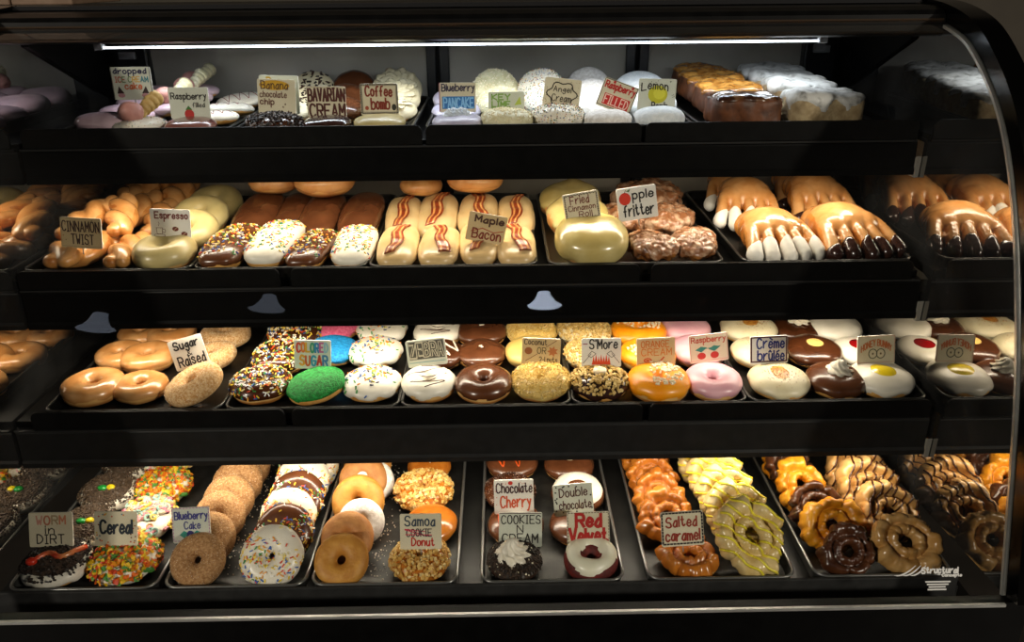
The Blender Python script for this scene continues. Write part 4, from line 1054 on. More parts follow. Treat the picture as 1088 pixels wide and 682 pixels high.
put('maple_iced', 566, 375, 56, z3, 'smooth yellow iced donut behind the coconut sign', group=A, tilt=4)
put('coconut', 562, 354, 52, z3, 'rearmost coconut covered donut under the shelf above', group=A, tilt=2)
A = 'biscuit crumb donuts'
put('crumb_topped', 640, 408, 58, z3, 'crumb donut with a marshmallow on top, under the card with flames', group=A, tilt=3, rz=0)
put('crumb_plain', 627, 378, 55, z3, 'biscuit crumb donut behind the card with flames', group=A, tilt=4)
put('crumb_plain', 622, 354, 56, z3, 'rearmost biscuit crumb donut under the shelf above', group=A, tilt=2)
A = 'orange iced donuts'
put('orange_iced', 700, 408, 64, z3, 'bright orange iced ring donut under the orange cream sign', group=A, tilt=3, rz=0)
put('orange_iced', 688, 378, 56, z3, 'orange iced donut behind the orange cream sign', group=A, tilt=4)
put('orange_iced', 678, 354, 57, z3, 'rearmost orange iced donut under the shelf above', group=A, tilt=2)
A = 'pink iced donuts on the third shelf'
put('pink_iced', 759, 406, 64, z3, 'pink iced ring donut under the raspberry sign with two berries', group=A, tilt=4)
put('pink_bun', 744, 374, 57, z3, 'pink iced donut behind the orange cream and raspberry signs', group=A, tilt=4)
put('pink_bun', 735, 352, 57, z3, 'rearmost pink iced donut under the shelf above', group=A, tilt=2)
A = 'burnt sugar custard donuts'
put('brulee', 827, 406, 61, z3, 'ivory donut with a burnt sugar patch under the brulee sign', group=A, tilt=4)
put('brulee', 806, 376, 56, z3, 'ivory donut behind the brulee sign', group=A, tilt=4)
put('brulee', 796, 352, 57, z3, 'rearmost ivory donut with burnt sugar', group=A, tilt=2)
A = 'filled chocolate donuts on the third shelf'
put('cream_topped', 885, 405, 59, z3, 'chocolate donut with a white cream dollop', group=A, tilt=4, rz=0)
put('chocolate_split', 864, 374, 56, z3, 'glossy chocolate donut with a custard dot behind the dollop one', group=A, tilt=4)
put('white_dollop_choc', 850, 350, 54, z3, 'rearmost chocolate donut with white cream', group=A, tilt=2)
A = 'white filled donuts beside the end panel'
put('yolk_topped', 944, 405, 68, z3, 'white iced donut with a yellow yolk-like center', group=A, tilt=4, rz=0)
put('cherry_topped', 914, 374, 56, z3, 'white iced donut with red cherry jam behind the yolk-topped one', group=A, tilt=4, rz=0)
put('white_iced', 893, 351, 56, z3, 'rearmost plain white iced donut', group=A, tilt=2)

# ------------------------------------------------------------------ bottom deck
A = 'chocolate dirt donuts'
put('dirt_worm', 52, 604, 66, zd, 'chocolate crumb donut with a red gummy worm under the worm in dirt sign', group=A, tilt=0, rz=0)
for px, py, w, t, lab in ((86, 572, 58, 6, 'chocolate crumb donut behind the worm in dirt sign'), (90, 537, 56, 6, 'chocolate crumb donut with green and yellow gummies, third in its row'), (104, 508, 54, 6, 'rearmost chocolate crumb donut with gummies')):
    put('dirt_gummy', px, py, w, zd, lab, group=A, tilt=t, rz=0)
A = 'cereal donuts'
put('flake_topped', 124, 602, 70, zd, 'orange cereal flake donut under the cereal sign', group=A, tilt=2)
put('loop_topped', 148, 562, 56, zd, 'pastel cereal loop donut behind the cereal sign', group=A, tilt=8)
put('flake_topped', 162, 528, 58, zd, 'orange cereal flake donut third in its row', group=A, tilt=8)
put('loop_topped', 164, 502, 56, zd, 'rearmost pastel cereal loop donut', group=A, tilt=6)
A = 'cinnamon sugared cake donuts'
for px, py, w, t, lab in ((205, 595, 58, 40, 'front sugared cake donut under the blueberry cake sign'), (222, 572, 56, 40, 'second sugared cake donut, behind the blueberry cake sign'), (233, 550, 55, 46, 'third sugared cake donut from the front'), (240, 531, 54, 46, 'fourth sugared cake donut from the front'), (248, 514, 53, 44, 'fifth sugared cake donut from the front'), (254, 499, 52, 44, 'rearmost sugared cake donut under the shelf')):
    put('cinnamon_cake', px, py, w, zd, lab, group=A, tilt=t, rz=rnd.uniform(-.3, .3))
A = 'sprinkled cake donuts standing in a row'
for k, px, py, w, t, lab in (('w', 288, 595, 64, 40, 'front white sprinkled cake donut leaning toward the glass'), ('c', 300, 574, 60, 50, 'chocolate sprinkled cake donut right behind the front white one'), ('w', 303, 558, 58, 48, 'second white cake donut in the leaning row'), ('c', 312, 541, 57, 48, 'second chocolate cake donut in the leaning row'), ('w', 317, 524, 56, 46, 'third white cake donut in the leaning row'), ('c', 320, 509, 55, 46, 'third chocolate cake donut in the leaning row'), ('w', 330, 496, 52, 44, 'rearmost white cake donut in the leaning row')):
    put('cake_white_sprinkled' if k == 'w' else 'cake_choc_sprinkled', px, py, w, zd, lab, group=A, tilt=t, rz=rnd.uniform(-.4, .4))
A = 'plain cake donuts'
for k, px, py, w, t, lean, lab in (('cake_plain', 359, 597, 58, 38, 0, 'front plain golden cake donut on the deck'), ('cake_brown', 361, 571, 56, 44, 0, 'brown cake donut leaning behind the front plain one'), ('cake_powdered', 381, 566, 50, 46, 12, 'powdered cake donut tucked behind the brown one'), ('cake_plain', 372, 532, 56, 46, 0, 'plain golden cake donut farther back on the deck'), ('cake_brown', 372, 510, 52, 42, 0, 'brown cake donut at the back of the row'), ('cake_powdered', 392, 511, 48, 44, 12, 'powdered cake donut at the back of the row')):
    put(k, px, py, w, zd, lab, group=A, tilt=t, lean=lean, rz=rnd.uniform(-.3, .3))
put('cake_plain', 384, 493, 50, zd, 'rearmost plain cake donut under the shelf', group=A, tilt=40)
A = 'toasted nut and caramel donuts'
put('nut_coated', 446, 599, 60, zd, 'front toasted nut coated donut below the crossed-out cookie sign', group=A, tilt=3)
put('caramel_nut_hidden', 456, 570, 56, zd, 'caramel donut hidden behind the crossed-out cookie sign', group=A, tilt=3)
put('nut_coated', 448, 536, 60, zd, 'toasted nut coated donut above the crossed-out cookie sign', group=A, tilt=3)
put('caramel_bun', 454, 509, 50, zd, 'rearmost caramel donut with a white squiggle', group=A, tilt=6, rz=0)
A = 'filled cake donuts in the fourth deck tray'
put('crumb_creamed', 547, 598, 55, zd, 'cookie crumb donut with a white cream swirl', group=A, tilt=4, rz=0)
put('choc_orange_lined', 548, 562, 58, zd, 'chocolate donut with orange drizzle behind the cookies sign', group=A, tilt=4, rz=0)
put('dark_speckled', 542, 530, 54, zd, 'speckled dark donut behind the chocolate cherry sign', group=A, tilt=4)
put('choc_orange_lined', 544, 505, 54, zd, 'rearmost chocolate donut with orange drizzle', group=A, tilt=3, rz=.4)
put('red_cake', 628, 597, 58, zd, 'red cake donut ringed with white icing under the red velvet sign', group=A, tilt=2, rz=0)
put('choc_cream_dot', 613, 562, 56, zd, 'chocolate donut with a cream center behind the red velvet sign', group=A, tilt=4)
put('white_ring_choc', 614, 528, 55, zd, 'chocolate donut with a white icing ring behind the double chocolate sign', group=A, tilt=6)
put('choc_cream_dot', 606, 504, 52, zd, 'rearmost chocolate donut in the fourth deck tray', group=A, tilt=3)
A = 'salted caramel old-fashioned donuts'
for px, py, w, t, lab in ((735, 597, 66, 3, 'front caramel old-fashioned donut under the salted caramel sign'), (710, 566, 66, 30, 'caramel old-fashioned donut behind the salted caramel sign'), (700, 541, 64, 36, 'third caramel old-fashioned donut from the front'), (694, 520, 62, 34, 'fourth caramel old-fashioned donut from the front'), (686, 501, 58, 32, 'rearmost caramel old-fashioned donut')):
    put('old_caramel', px, py, w, zd, lab, group=A, tilt=t)
A = 'lemon drizzled old-fashioned donuts'
for px, py, w, t, lab in ((806, 584, 74, 42, 'front pale old-fashioned donut with yellow drizzle'), (790, 556, 66, 46, 'second yellow drizzled old-fashioned donut'), (777, 532, 62, 46, 'third yellow drizzled old-fashioned donut'), (765, 512, 60, 44, 'fourth yellow drizzled old-fashioned donut'), (752, 496, 56, 42, 'rearmost yellow drizzled old-fashioned donut')):
    put('old_yellow', px, py, w, zd, lab, group=A, tilt=t, rz=rnd.uniform(-.2, .2))
A = 'chocolate and orange old-fashioned donuts'
for k, px, py, w, t, lab in (('old_chocolate', 904, 590, 66, 36, 'front chocolate dipped old-fashioned donut'), ('old_orange', 890, 567, 68, 44, 'orange glazed old-fashioned donut behind the front chocolate one'), ('old_chocolate', 873, 548, 64, 44, 'second chocolate dipped old-fashioned donut'), ('old_orange', 860, 530, 62, 42, 'second orange glazed old-fashioned donut'), ('old_chocolate', 845, 514, 60, 42, 'third chocolate dipped old-fashioned donut'), ('old_orange', 834, 500, 60, 40, 'rearmost orange glazed old-fashioned donut')):
    put(k, px, py, w, zd, lab, group=A, tilt=t)
A = 'tan old-fashioned donuts beside the end panel'
for k, px, py, w, t, lab in (('old_tan', 980, 582, 76, 38, 'front tan old-fashioned donut behind the white maker mark'), ('old_drizzled', 955, 552, 72, 42, 'tan old-fashioned donut with chocolate drizzle, second in its row'), ('old_drizzled', 932, 525, 68, 40, 'chocolate drizzled tan donut third in its row'), ('old_drizzled', 913, 502, 64, 38, 'rearmost chocolate drizzled tan donut')):
    put(k, px, py, w, zd, lab, group=A, tilt=t, rz=rnd.uniform(-.4, .4))

# ------------------------------------------------------------------ nudge pastries apart so that they rest against one another
HULL = {}
def hull(kind, o):
    if kind not in HULL:
        V = []
        def rec(q, m):
            if q.type == 'MESH' and not q.get('kind') and 'cone' not in q.name: V.extend(m @ v.co for v in q.data.vertices)
            for c in q.children: rec(c, m @ c.matrix_basis)
        rec(o, Matrix()); bm = bmesh.new()
        for v in V[::max(1, len(V)//700)]: bm.verts.new(v)
        r = bmesh.ops.convex_hull(bm, input=bm.verts[:])
        bmesh.ops.delete(bm, geom=[v for v in bm.verts if not v.link_faces], context='VERTS')
        bm.verts.index_update(); HULL[kind] = ([v.co.copy() for v in bm.verts], [tuple(v.index for v in f.verts) for f in bm.faces]); bm.free()
    return HULL[kind]
def measure(e):
    V, P = hull(e['kind'], e['o']); Mx = e['o'].matrix_basis; W = [Mx @ v for v in V]; c_ = sum(W, Vector())/len(W); S = [c_+(v-c_)*.97 for v in W]
    e['t'] = BVHTree.FromPolygons(S, P); e['lo'] = [min(v[i] for v in W) for i in range(3)]; e['hi'] = [max(v[i] for v in W) for i in range(3)]
def centre(e): return [(e['lo'][i]+e['hi'][i])/2 for i in range(3)]
def near(a, b): return all(a['lo'][i] < b['hi'][i] and b['lo'][i] < a['hi'][i] for i in range(3))
LEFT = []
for e in ITEMS: e['o'].rotation_mode = 'XYZ'
for fz in (z1, z2, z3, zd):
    es = [e for e in ITEMS if e['floor'] == fz]
    for e in es:
        measure(e); c = centre(e)
        for x0, x1, tz in TR:
            if abs(tz+.0024-fz) < 1e-6 and x0 < c[0] < x1 and e['hi'][0]-e['lo'][0] < x1-x0-.007:
                e['o'].location.x += max(0, x0-.001-e['lo'][0])-max(0, e['hi'][0]-x1-.001); measure(e)
    es.sort(key=lambda e: (e['lift'] > .03, centre(e)[1])); done = []
    for e in es:
        moved = [0., 0., 0.]; shr = 0; hit = None
        for it in range(40):
            hit = next((d for d in done if near(e, d) and e['t'].overlap(d['t'])), None)
            if not hit: break
            a, b = centre(e), centre(hit); dx, dy = a[0]-b[0], a[1]-b[1]; v = None
            side = abs(dx) > abs(dy)*1.1
            if e['lift'] > .03: v = (0, 0, .003)
            elif side and abs(moved[0]) < .007 and XL+.012 < e['lo'][0] and e['hi'][0] < XR-.012: v = (math.copysign(.0015, dx), .0003, 0)
            elif not side and moved[1] < .042 and e['hi'][1] < 1.596: v = (0, .003, 0)
            elif shr < 4:
                s_ = e['o'].scale[0]; c0 = centre(e); z0_ = e['lo'][2]; e['o'].scale = (s_*.98,)*3; measure(e); c1 = centre(e); shr += 1
                v = (c0[0]-c1[0], c0[1]-c1[1], z0_-e['lo'][2])
                e['o'].location = e['o'].location+Vector(v); measure(e); continue
            else: break
            for i in range(3): moved[i] += v[i]
            e['o'].location = e['o'].location+Vector(v); measure(e)
        if hit: LEFT.append((e['o'].name, hit['o'].name))
        done.append(e)
print('STILL', len(LEFT), LEFT)

# loose crumbs and sugar that have fallen on the deck trays
def crumbs(x0, x1, y0, y1, n, pal_, seed, label):
    r = random.Random(seed); v, f, mi = [], [], []
    for _ in range(n):
        x, y = r.uniform(x0, x1), r.uniform(y0, y1); sv, sf = shape_verts('crumb', r); o = len(v); k = r.uniform(.25, .6); c = r.randrange(len(pal_))
        v += [(x+a*k, y+b*k, DK['z']+.0034+d*k) for a, b, d in sv]; f += [tuple(o+i for i in q) for q in sf]; mi += [c]*len(sf)
    tag(obj('fallen_crumbs', from_py(v, f, smooth=False, mi=mi), pal_), label, 'crumbs', kind='stuff')
crumbs(on(252, 560, 2, DK['z']).x, on(278, 560, 2, DK['z']).x, .95, 1.3, 150, P_CRYST, 3, 'sugar and sprinkles fallen between the cinnamon and sprinkled cake donuts')
crumbs(on(398, 560, 2, DK['z']).x, on(422, 560, 2, DK['z']).x, .94, 1.3, 170, P_CRYST, 4, 'white sugar fallen beside the plain cake donuts')
# ------------------------------------------------------------------ hand lettering
G = {'A': '03 29 43;15 35', 'B': '03 09;~09 39 47 36 06;~06 46 44 33 03', 'C': '~48 39 19 07 05 13 33 44', 'D': '03 09;~09 29 47 45 23 03', 'E': '49 09 03 43;06 36', 'F': '49 09 03;06 36',
 'G': '~48 39 19 07 05 13 33 45 46;46 26', 'H': '03 09;43 49;06 46', 'I': '23 29;19 39;13 33', 'K': '03 09;49 06 43', 'L': '09 03 43', 'M': '03 09 25 49 43', 'N': '03 09 43 49',
 'O': '~29 19 07 05 13 33 45 47 39 29', 'P': '03 09;~09 39 48 46 36 06', 'R': '03 09;~09 39 48 46 36 06;26 43', 'S': '~48 39 19 07 16 36 44 33 13 04', 'T': '09 49;23 29',
 'U': '~09 05 13 33 45 49', 'V': '09 23 49', 'W': '09 13 26 33 49', 'Y': '09 26 49;26 23', 'Z': '09 49 03 43', '&': '~43 17 29 37 04 13 23 45',
 'a': '~36 27 16 04 13 23 35;37 33', 'b': '09 03;~05 17 37 46 44 33 13 04', 'c': '~36 27 17 06 04 13 23 34', 'd': '39 33;~36 27 16 04 13 23 35', 'e': '~05 35 36 27 17 05 04 13 23 34',
 'f': '~39 29 18 13;06 26', 'g': '~36 27 16 05 14 24 36;~37 32 21 11 02', 'h': '09 03;~05 17 27 36 33', 'i': '13 17;18 19', 'l': '19 13', 'k': '09 03;37 05 33', 'm': '03 07;~06 17 26 23;~26 37 46 43',
 'n': '03 07;~05 17 27 36 33', 'o': '~17 06 04 13 23 34 36 27 17', 'p': '07 00;~06 17 27 36 34 23 13 04', 'r': '03 07;~05 16 27 37', 's': '~36 27 17 06 25 34 23 13 04', 't': '~19 14 23 34;07 27',
 'u': '~07 04 13 23 35;37 33', 'v': '07 13 37', 'w': '07 13 25 33 47', 'y': '07 24;~37 24 11 01', "'": '19 18', '-': '16 36', '1': '19 13', '2': '~08 19 39 47 03 43',
 'é': '~05 35 36 27 17 05 04 13 23 34;18 39', 'è': '~05 35 36 27 17 05 04 13 23 34;38 19', 'û': '~07 04 13 23 35;37 33;08 19 28'}
def strokes(text):
    out, x = [], 0.
    for ch in text:
        if ch == ' ': x += 2.6; continue
        g = G[ch]; mx = 0; loc = []
        for s in g.split(';'):
            sm = s[0] == '~'; p = [(int(q[0]), int(q[1])) for q in s.strip('~').split()]
            p = [(float(a), float(b)) for a, b in p]; mx = max(mx, max(a for a, _ in p))
            if sm:
                closed = p[0] == p[-1]
                for _ in range(2):
                    q = [] if closed else [p[0]]
                    for a, b in zip(p, p[1:]): q += [(a[0]*.75+b[0]*.25, a[1]*.75+b[1]*.25), (a[0]*.25+b[0]*.75, a[1]*.25+b[1]*.75)]
                    p = q+([q[0]] if closed else [p[-1]])
            loc.append(p)
        j = rnd.uniform(-.25, .25); mn = min(a for q in loc for a, _ in q); loc = [[(a-mn, b) for a, b in q] for q in loc]; mx -= mn
        for p in loc: out.append([(a+x, b+j) for a, b in p])
        x += mx+1.6
    return out
class Ink:
    """flat pen strokes on a card, x right and y up in metres, split by colour"""
    def __init__(s): s.v, s.f, s.m, s.cols, s.k = [], [], [], [], 0
    def col(s, c):
        if c not in s.cols: s.cols.append(c)
        return s.cols.index(c)
    def poly(s, pts, c, z=0):
        o = len(s.v); s.k += 1; zz = z+s.k*2e-7
        s.v += [(a, b, zz) for a, b in pts]; s.f.append(tuple(range(o, o+len(pts)))); s.m.append(s.col(c))
    def line(s, p, w, c, z=1e-5):
        for a, b in zip(p, p[1:]):
            d = Vector((b[0]-a[0], b[1]-a[1])); L = d.length
            if L < 1e-7: continue
            d /= L; n = Vector((-d.y, d.x))*w/2; e = d*w*.35; A = Vector(a)-e; B = Vector(b)+e
            s.poly([A-n, B-n, B+n, A+n], c, z)
    def disc(s, x, y, rx, ry, c, z=0, n=18): s.poly([(x+rx*math.cos(2*PI*i/n), y+ry*math.sin(2*PI*i/n)) for i in range(n)], c, z)
    def circ(s, x, y, rx, ry, w, c, n=24): s.line([(x+rx*math.cos(2*PI*i/n), y+ry*math.sin(2*PI*i/n)) for i in range(n+1)], w, c)
    def text(s, t, x0, y0, x1, y1, c, w=.13, bend=0, cols=None):
        st = strokes(t); xs = [a for p in st for a, _ in p]; ys = [b for p in st for _, b in p]
        ax, ay = min(xs), min(ys); sx = (x1-x0)/max(1e-6, max(xs)-ax); sy = (y1-y0)/max(1e-6, max(ys)-ay)
        for i, p in enumerate(st):
            q = []
            for a, b in p:
                X, Y = x0+(a-ax)*sx, y0+(b-ay)*sy; u = (X-(x0+x1)/2)/(x1-x0)*2; q.append((X, Y-bend*u*u))
            cc = cols[int(min(len(cols)-1, (p[0][0]-ax)/(max(xs)-ax+1e-6)*len(cols)))] if cols else c
            s.line(q, w*(y1-y0), cc, 2e-5)
    def mesh(s):
        return from_py(s.v, s.f, smooth=False, mi=s.m), [M('ink_'+c, c, None, rough=.6) for c in s.cols]
cards = dict(beige=M('beige_card', 'C9C0A4', 'D2CAB0', 20, .45), white=M('white_card', 'DAD7CE', 'E2E0D8', 20, .45), tan=M('tan_card', 'C0A87A', 'C9B287', 20, .45), pale=M('pale_card', 'BFC3B4', 'C8CCBE', 20, .45))
edge_m = M('card_edge', 'E8E5DC', None, rough=.5)
pickm = M('clear_pick', '9a9890', None, rough=.3)
NS = 0
def sign(px, py, w, h, floor, Yf, label, draw, tilt=0, base='beige', top=.034, Y=None, lean=None, yaw=0, th=.0022, ymin=.050):
    """a flavour card: (px, py) its middle, w x h its size in the photo"""
    bc = on(px, py+h/2, 2, floor+top)
    Y = Y or max(Yf+ymin, bc.y)
    P = on(px, py, 1, Y); D = depth(P)
    el = math.atan2(CAM.z-P.z, P.y); L = el*.55 if lean is None else math.radians(lean)
    W, H = w*D/F, h*D/F/math.cos(el-L)
    o = empty('flavor_sign', P)
    o.rotation_euler = (Matrix.Rotation(math.radians(yaw), 3, 'Z') @ Matrix.Rotation(PI/2-L, 3, 'X') @ Matrix.Rotation(math.radians(tilt), 3, 'Z')).to_euler()
    p = rrect(-W/2, W/2, -H/2-.002, H/2, .0025, 4); n = len(p)
    v = [(a, b, 0) for a, b in p]+[(a, b, -th) for a, b in p]
    f = [tuple(range(n)), tuple(range(2*n-1, n-1, -1))]+[(i, n+i, n+(i+1) % n, (i+1) % n) for i in range(n)]
    c = obj('card', from_py(v, f, smooth=False, mi=[0, 0]+[1]*n), [cards[base], edge_m], o)
    obj('pick', from_py(*tube([(0, -H/2+.004, -th-.0012), (0, -H/2-.012, -th-.0012)], .001, 6)), pickm, o)
    ink, bord, pic = Ink(), Ink(), Ink()
    draw(ink, bord, pic, W, H)
    for nm, k, z in (('border', bord, .00025), ('drawing', pic, .0003), ('lettering', ink, .0004)):
        if k.v:
            me, ms = k.mesh(); me.transform(Matrix.Translation((0, 0, z))); obj(nm, me, ms, o)
    tag(o, label, 'sign', 'flavor signs'); return o
K = '1E1814'; BR = '5A2418'; RD = 'B02018'; NV = '1E2A66'
def frame(b, W, H, c, w=.0009, ins=.0018):
    b.line([(-W/2+ins, -H/2+ins), (W/2-ins, -H/2+ins), (W/2-ins, H/2-ins), (-W/2+ins, H/2-ins), (-W/2+ins, -H/2+ins)], w, c)
def dash(b, W, H, c, w=.0016, ins=.0018, n=13):
    for s in (-1, 1):
        for i in range(n):
            x = -W/2+ins+(W-2*ins)*(i+.25)/n; b.line([(x, s*(H/2-ins)), (x+(W-2*ins)*.5/n, s*(H/2-ins))], w, c)
        m = max(4, int(n*H/W))
        for i in range(m):
            y = -H/2+ins+(H-2*ins)*(i+.25)/m; b.line([(s*(W/2-ins), y), (s*(W/2-ins), y+(H-2*ins)*.5/m)], w, c)
def dots(b, W, H, cols, n, r, seed, edge=.32):
    q = random.Random(seed)
    for i in range(n):
        while True:
            x, y = q.uniform(-.46, .46), q.uniform(-.44, .44)
            if max(abs(x), abs(y)) > edge: break
        b.disc(x*W, y*H, r, r, cols[i % len(cols)], n=10)
T = lambda k, t, x0, y0, x1, y1, c, W, H, **kw: k.text(t, x0*W, y0*H, x1*W, y1*H, c, **kw)
Y1, Y2, Y3, Y4 = [SH[0]['Y']+.012, SH[1]['Y']+.012, SH[2]['Y']+.012, DK['Y']+.012]
# top shelf
def s(i, b, p, W, H):
    T(i, 'dropped', -.42, .22, .40, .46, '1C1A44', W, H, w=.17); T(i, 'ICE CREAM', -.40, .02, .42, .20, 'C8862A', W, H, w=.16, cols=['B04A30', '5E7A4A', 'C89A2A', '2E7A8A']); T(i, 'cake', -.18, -.20, .24, .0, 'C8581E', W, H, w=.18)
    for x in (-1, 1): p.poly([(x*.34*W, -.10*H), (x*.22*W, -.34*H), (x*.40*W, -.34*H)], '2A1210'); p.disc(x*.30*W, -.40*H, .09*W, .07*H, 'B08088')
    b.line([(-W/2+.001, H/2), (-W/2+.001, -H/2)], .0012, K); b.line([(W/2-.001, H/2), (W/2-.001, -H/2)], .0012, K)
sign(140, 88, 42, 32, z1, Y1, 'card lettered dropped ice cream cake, over the pink bars', s, Y=1.345, base='pale')
def s(i, b, p, W, H):
    T(i, 'Raspberry', -.44, .02, .44, .32, K, W, H, w=.12); T(i, 'filled', .08, -.16, .38, .0, K, W, H, w=.14); p.disc(-.03*W, -.38*H, .12*W, .16*H, RD); p.poly([(-.12*W, -.24*H), (.06*W, -.24*H), (-.03*W, -.10*H)], '3A6A2A')
sign(201, 109, 42, 31, z1, Y1, 'card lettered raspberry with one small red berry, on the top shelf', s, Y=1.335, base='pale')
def s(i, b, p, W, H): T(i, 'Banana', -.30, .20, .40, .44, 'B8962A', W, H, w=.2)
sign(297, 100, 41, 38, z1, Y1, 'rear banana card peeking over the other banana card', s, Y=1.372, base='pale', tilt=-2)
def s(i, b, p, W, H):
    p.disc(-.05*W, .33*H, .40*W, .14*H, 'C79A1E'); T(i, 'Banana', -.40, .22, .30, .44, '5A3A14', W, H, w=.14); T(i, 'chocolate', -.44, -.02, .26, .16, BR, W, H, w=.12); T(i, 'chip', -.44, -.30, -.08, -.06, BR, W, H, w=.12)
    for x, y in ((.16, -.28), (.30, -.40), (.22, -.20)): p.poly([(x*W-.0016, y*H-.001), (x*W+.0016, y*H-.001), (x*W, y*H+.002)], '4A1A14')
sign(294, 103, 40, 36, z1, Y1, 'front card lettered banana chocolate chip', s, Y=1.355, tilt=-3)
def s(i, b, p, W, H): T(i, 'BAVARIAN', -.46, .04, .47, .44, '4A1A10', W, H, w=.15); T(i, 'CREAM', -.44, -.44, .46, -.04, '4A1A10', W, H, w=.15); frame(b, W, H, 'A89878', .0007, .001)
sign(347, 109, 41, 33, z1, Y1, 'card lettered bavarian cream in tall brown capitals', s, Y=1.35, tilt=-1)
def s(i, b, p, W, H):
    T(i, 'Coffee', -.36, .08, .34, .42, '7A2A18', W, H, w=.16); T(i, 'bomb', -.22, -.34, .26, .02, '7A2A18', W, H, w=.16); p.disc(-.34*W, -.30*H, .05*W, .07*H, '9A4A30'); p.disc(.38*W, -.28*H, .06*W, .11*H, '2A2A20'); dash(b, W, H, '2A2620', .0018, .0014, 17); frame(b, W, H, '2A2620', .0006, .0032)
sign(403, 105, 40, 31, z1, Y1, 'card lettered coffee bomb with a dashed border', s, Y=1.35)
def s(i, b, p, W, H):
    T(i, 'Blueberry', -.42, .14, .46, .46, '2A2440', W, H, w=.13); p.poly([(-.42*W, -.42*H), (.46*W, -.42*H), (.46*W, .02*H), (-.42*W, .02*H)], '2A6AA8'); T(i, 'PANCAKE', -.38, -.38, .43, -.02, '7FB6E0', W, H, w=.14); b.line([(-W/2+.001, H/2), (-W/2+.001, -H/2)], .0012, '8A3A5A')
sign(486, 103, 39, 29, z1, Y1, 'card lettered blueberry pancake with a blue block', s, Y=1.35)
def s(i, b, p, W, H):
    for t, y in (('KEY', .16), ('LIME', -.14), ('PIE', -.44)): T(i, t, -.40, y, .10 if t != 'PIE' else -.02, y+.24, '7AA04A', W, H, w=.26)
    p.poly([(.22*W, -.08*H), (.38*W, .30*H), (.42*W, -.04*H)], 'A8B84A'); p.disc(.28*W, -.30*H, .10*W, .12*H, '5E8A3A')
sign(538, 110, 38, 24, z1, Y1, 'card lettered key lime pie in green', s, Y=1.35, base='pale')
def s(i, b, p, W, H):
    q = [(.36*math.cos(a)*(1+.12*math.cos(6*a)), .36*math.sin(a)*(1+.12*math.cos(6*a))) for a in [2*PI*k/40 for k in range(41)]]
    p.line([(a*W*1.05, c*H) for a, c in q], .0018, K); T(i, 'Angel', -.24, .02, .24, .24, '3A342A', W, H, w=.12); T(i, 'Cream', -.26, -.24, .26, -.02, '3A342A', W, H, w=.12); dots(b, W, H, ['6A6A5A', '8A7A5A'], 22, .0006, 4, .40)
sign(597, 100, 39, 32, z1, Y1, 'card lettered angel cream inside a wavy black outline', s, Y=1.355, tilt=-7)
def s(i, b, p, W, H):
    T(i, 'Raspberry', -.42, .06, .44, .40, RD, W, H, w=.14); p.poly([(-.36*W, -.42*H), (.40*W, -.42*H), (.40*W, -.02*H), (-.36*W, -.02*H)], 'C0201A'); T(i, 'FILLED', -.32, -.38, .36, -.06, 'E8C8B8', W, H, w=.12); frame(b, W, H, K, .001, .0012)
    for x in (-.2, .34): p.disc(x*W, .42*H, .04*W, .05*H, RD)
sign(656, 102, 38, 29, z1, Y1, 'steeply tilted card lettered raspberry filled in red', s, Y=1.35, tilt=-20)
def s(i, b, p, W, H):
    p.disc(.02*W, .02*H, .26*W, .28*H, 'B8B422'); p.disc(.06*W, .05*H, .16*W, .18*H, 'CCC83A'); T(i, 'Lemon', -.42, .18, .28, .42, K, W, H, w=.15, bend=.06*H); T(i, 'Bomb', -.12, -.44, .30, -.22, K, W, H, w=.16); dots(b, W, H, ['4A4A3A'], 20, .0007, 3, .38)
sign(698, 101, 40, 33, z1, Y1, 'card lettered lemon bomb around a yellow lemon', s, Y=1.352, tilt=-2, base='pale')
# second shelf
def s(i, b, p, W, H):
    T(i, 'CINNAMON', -.45, .02, .45, .38, '3A2014', W, H, w=.11); T(i, 'TWIST', -.24, -.40, .30, -.06, '3A2014', W, H, w=.12); dots(b, W, H, ['7A6A40', 'A05A2A'], 10, .0009, 6, .36); frame(b, W, H, '8A7450', .0006, .001)
sign(86, 247, 43, 31, z2, Y2, 'card lettered cinnamon twist', s, Y=1.212, tilt=-4, base='tan')
def s(i, b, p, W, H):
    T(i, 'Espresso', -.38, .08, .44, .40, '6A2014', W, H, w=.13); p.line([(-.36*W, -.14*H), (-.34*W, -.36*H), (-.22*W, -.36*H), (-.20*W, -.14*H), (-.36*W, -.14*H)], .0008, BR); p.circ(-.17*W, -.24*H, .04*W, .06*H, .0007, BR); p.circ(-.28*W, -.40*H, .14*W, .05*H, .0007, BR); p.line([(-.30*W, -.08*H), (-.28*W, .0), (-.30*W, .06*H)], .0007, BR)
    for x, y in ((.12, -.16), (.34, -.32)): p.disc(x*W, y*H, .08*W, .08*H, '6A2A18'); p.line([((x-.05)*W, (y-.06)*H), ((x+.05)*W, (y+.06)*H)], .0006, 'D0B8A0')
sign(181, 238, 42, 31, z2, Y2, 'card lettered espresso with a cup and beans', s, tilt=-3, base='white', Y=1.24)
def s(i, b, p, W, H):
    T(i, 'Maple', -.32, .06, .42, .40, '4A2A1A', W, H, w=.18); p.line([(-.38*W, -.20*H), (-.1*W, -.04*H), (.2*W, -.14*H), (.44*W, -.04*H)], .0014, 'A0381E'); T(i, 'Bacon', -.34, -.42, .40, -.08, '7A2A1A', W, H, w=.15)
sign(517, 242, 41, 29, z2, Y2, 'tilted card lettered maple bacon between the bacon bars', s, tilt=-11, base='tan', Y=1.225, top=.04)
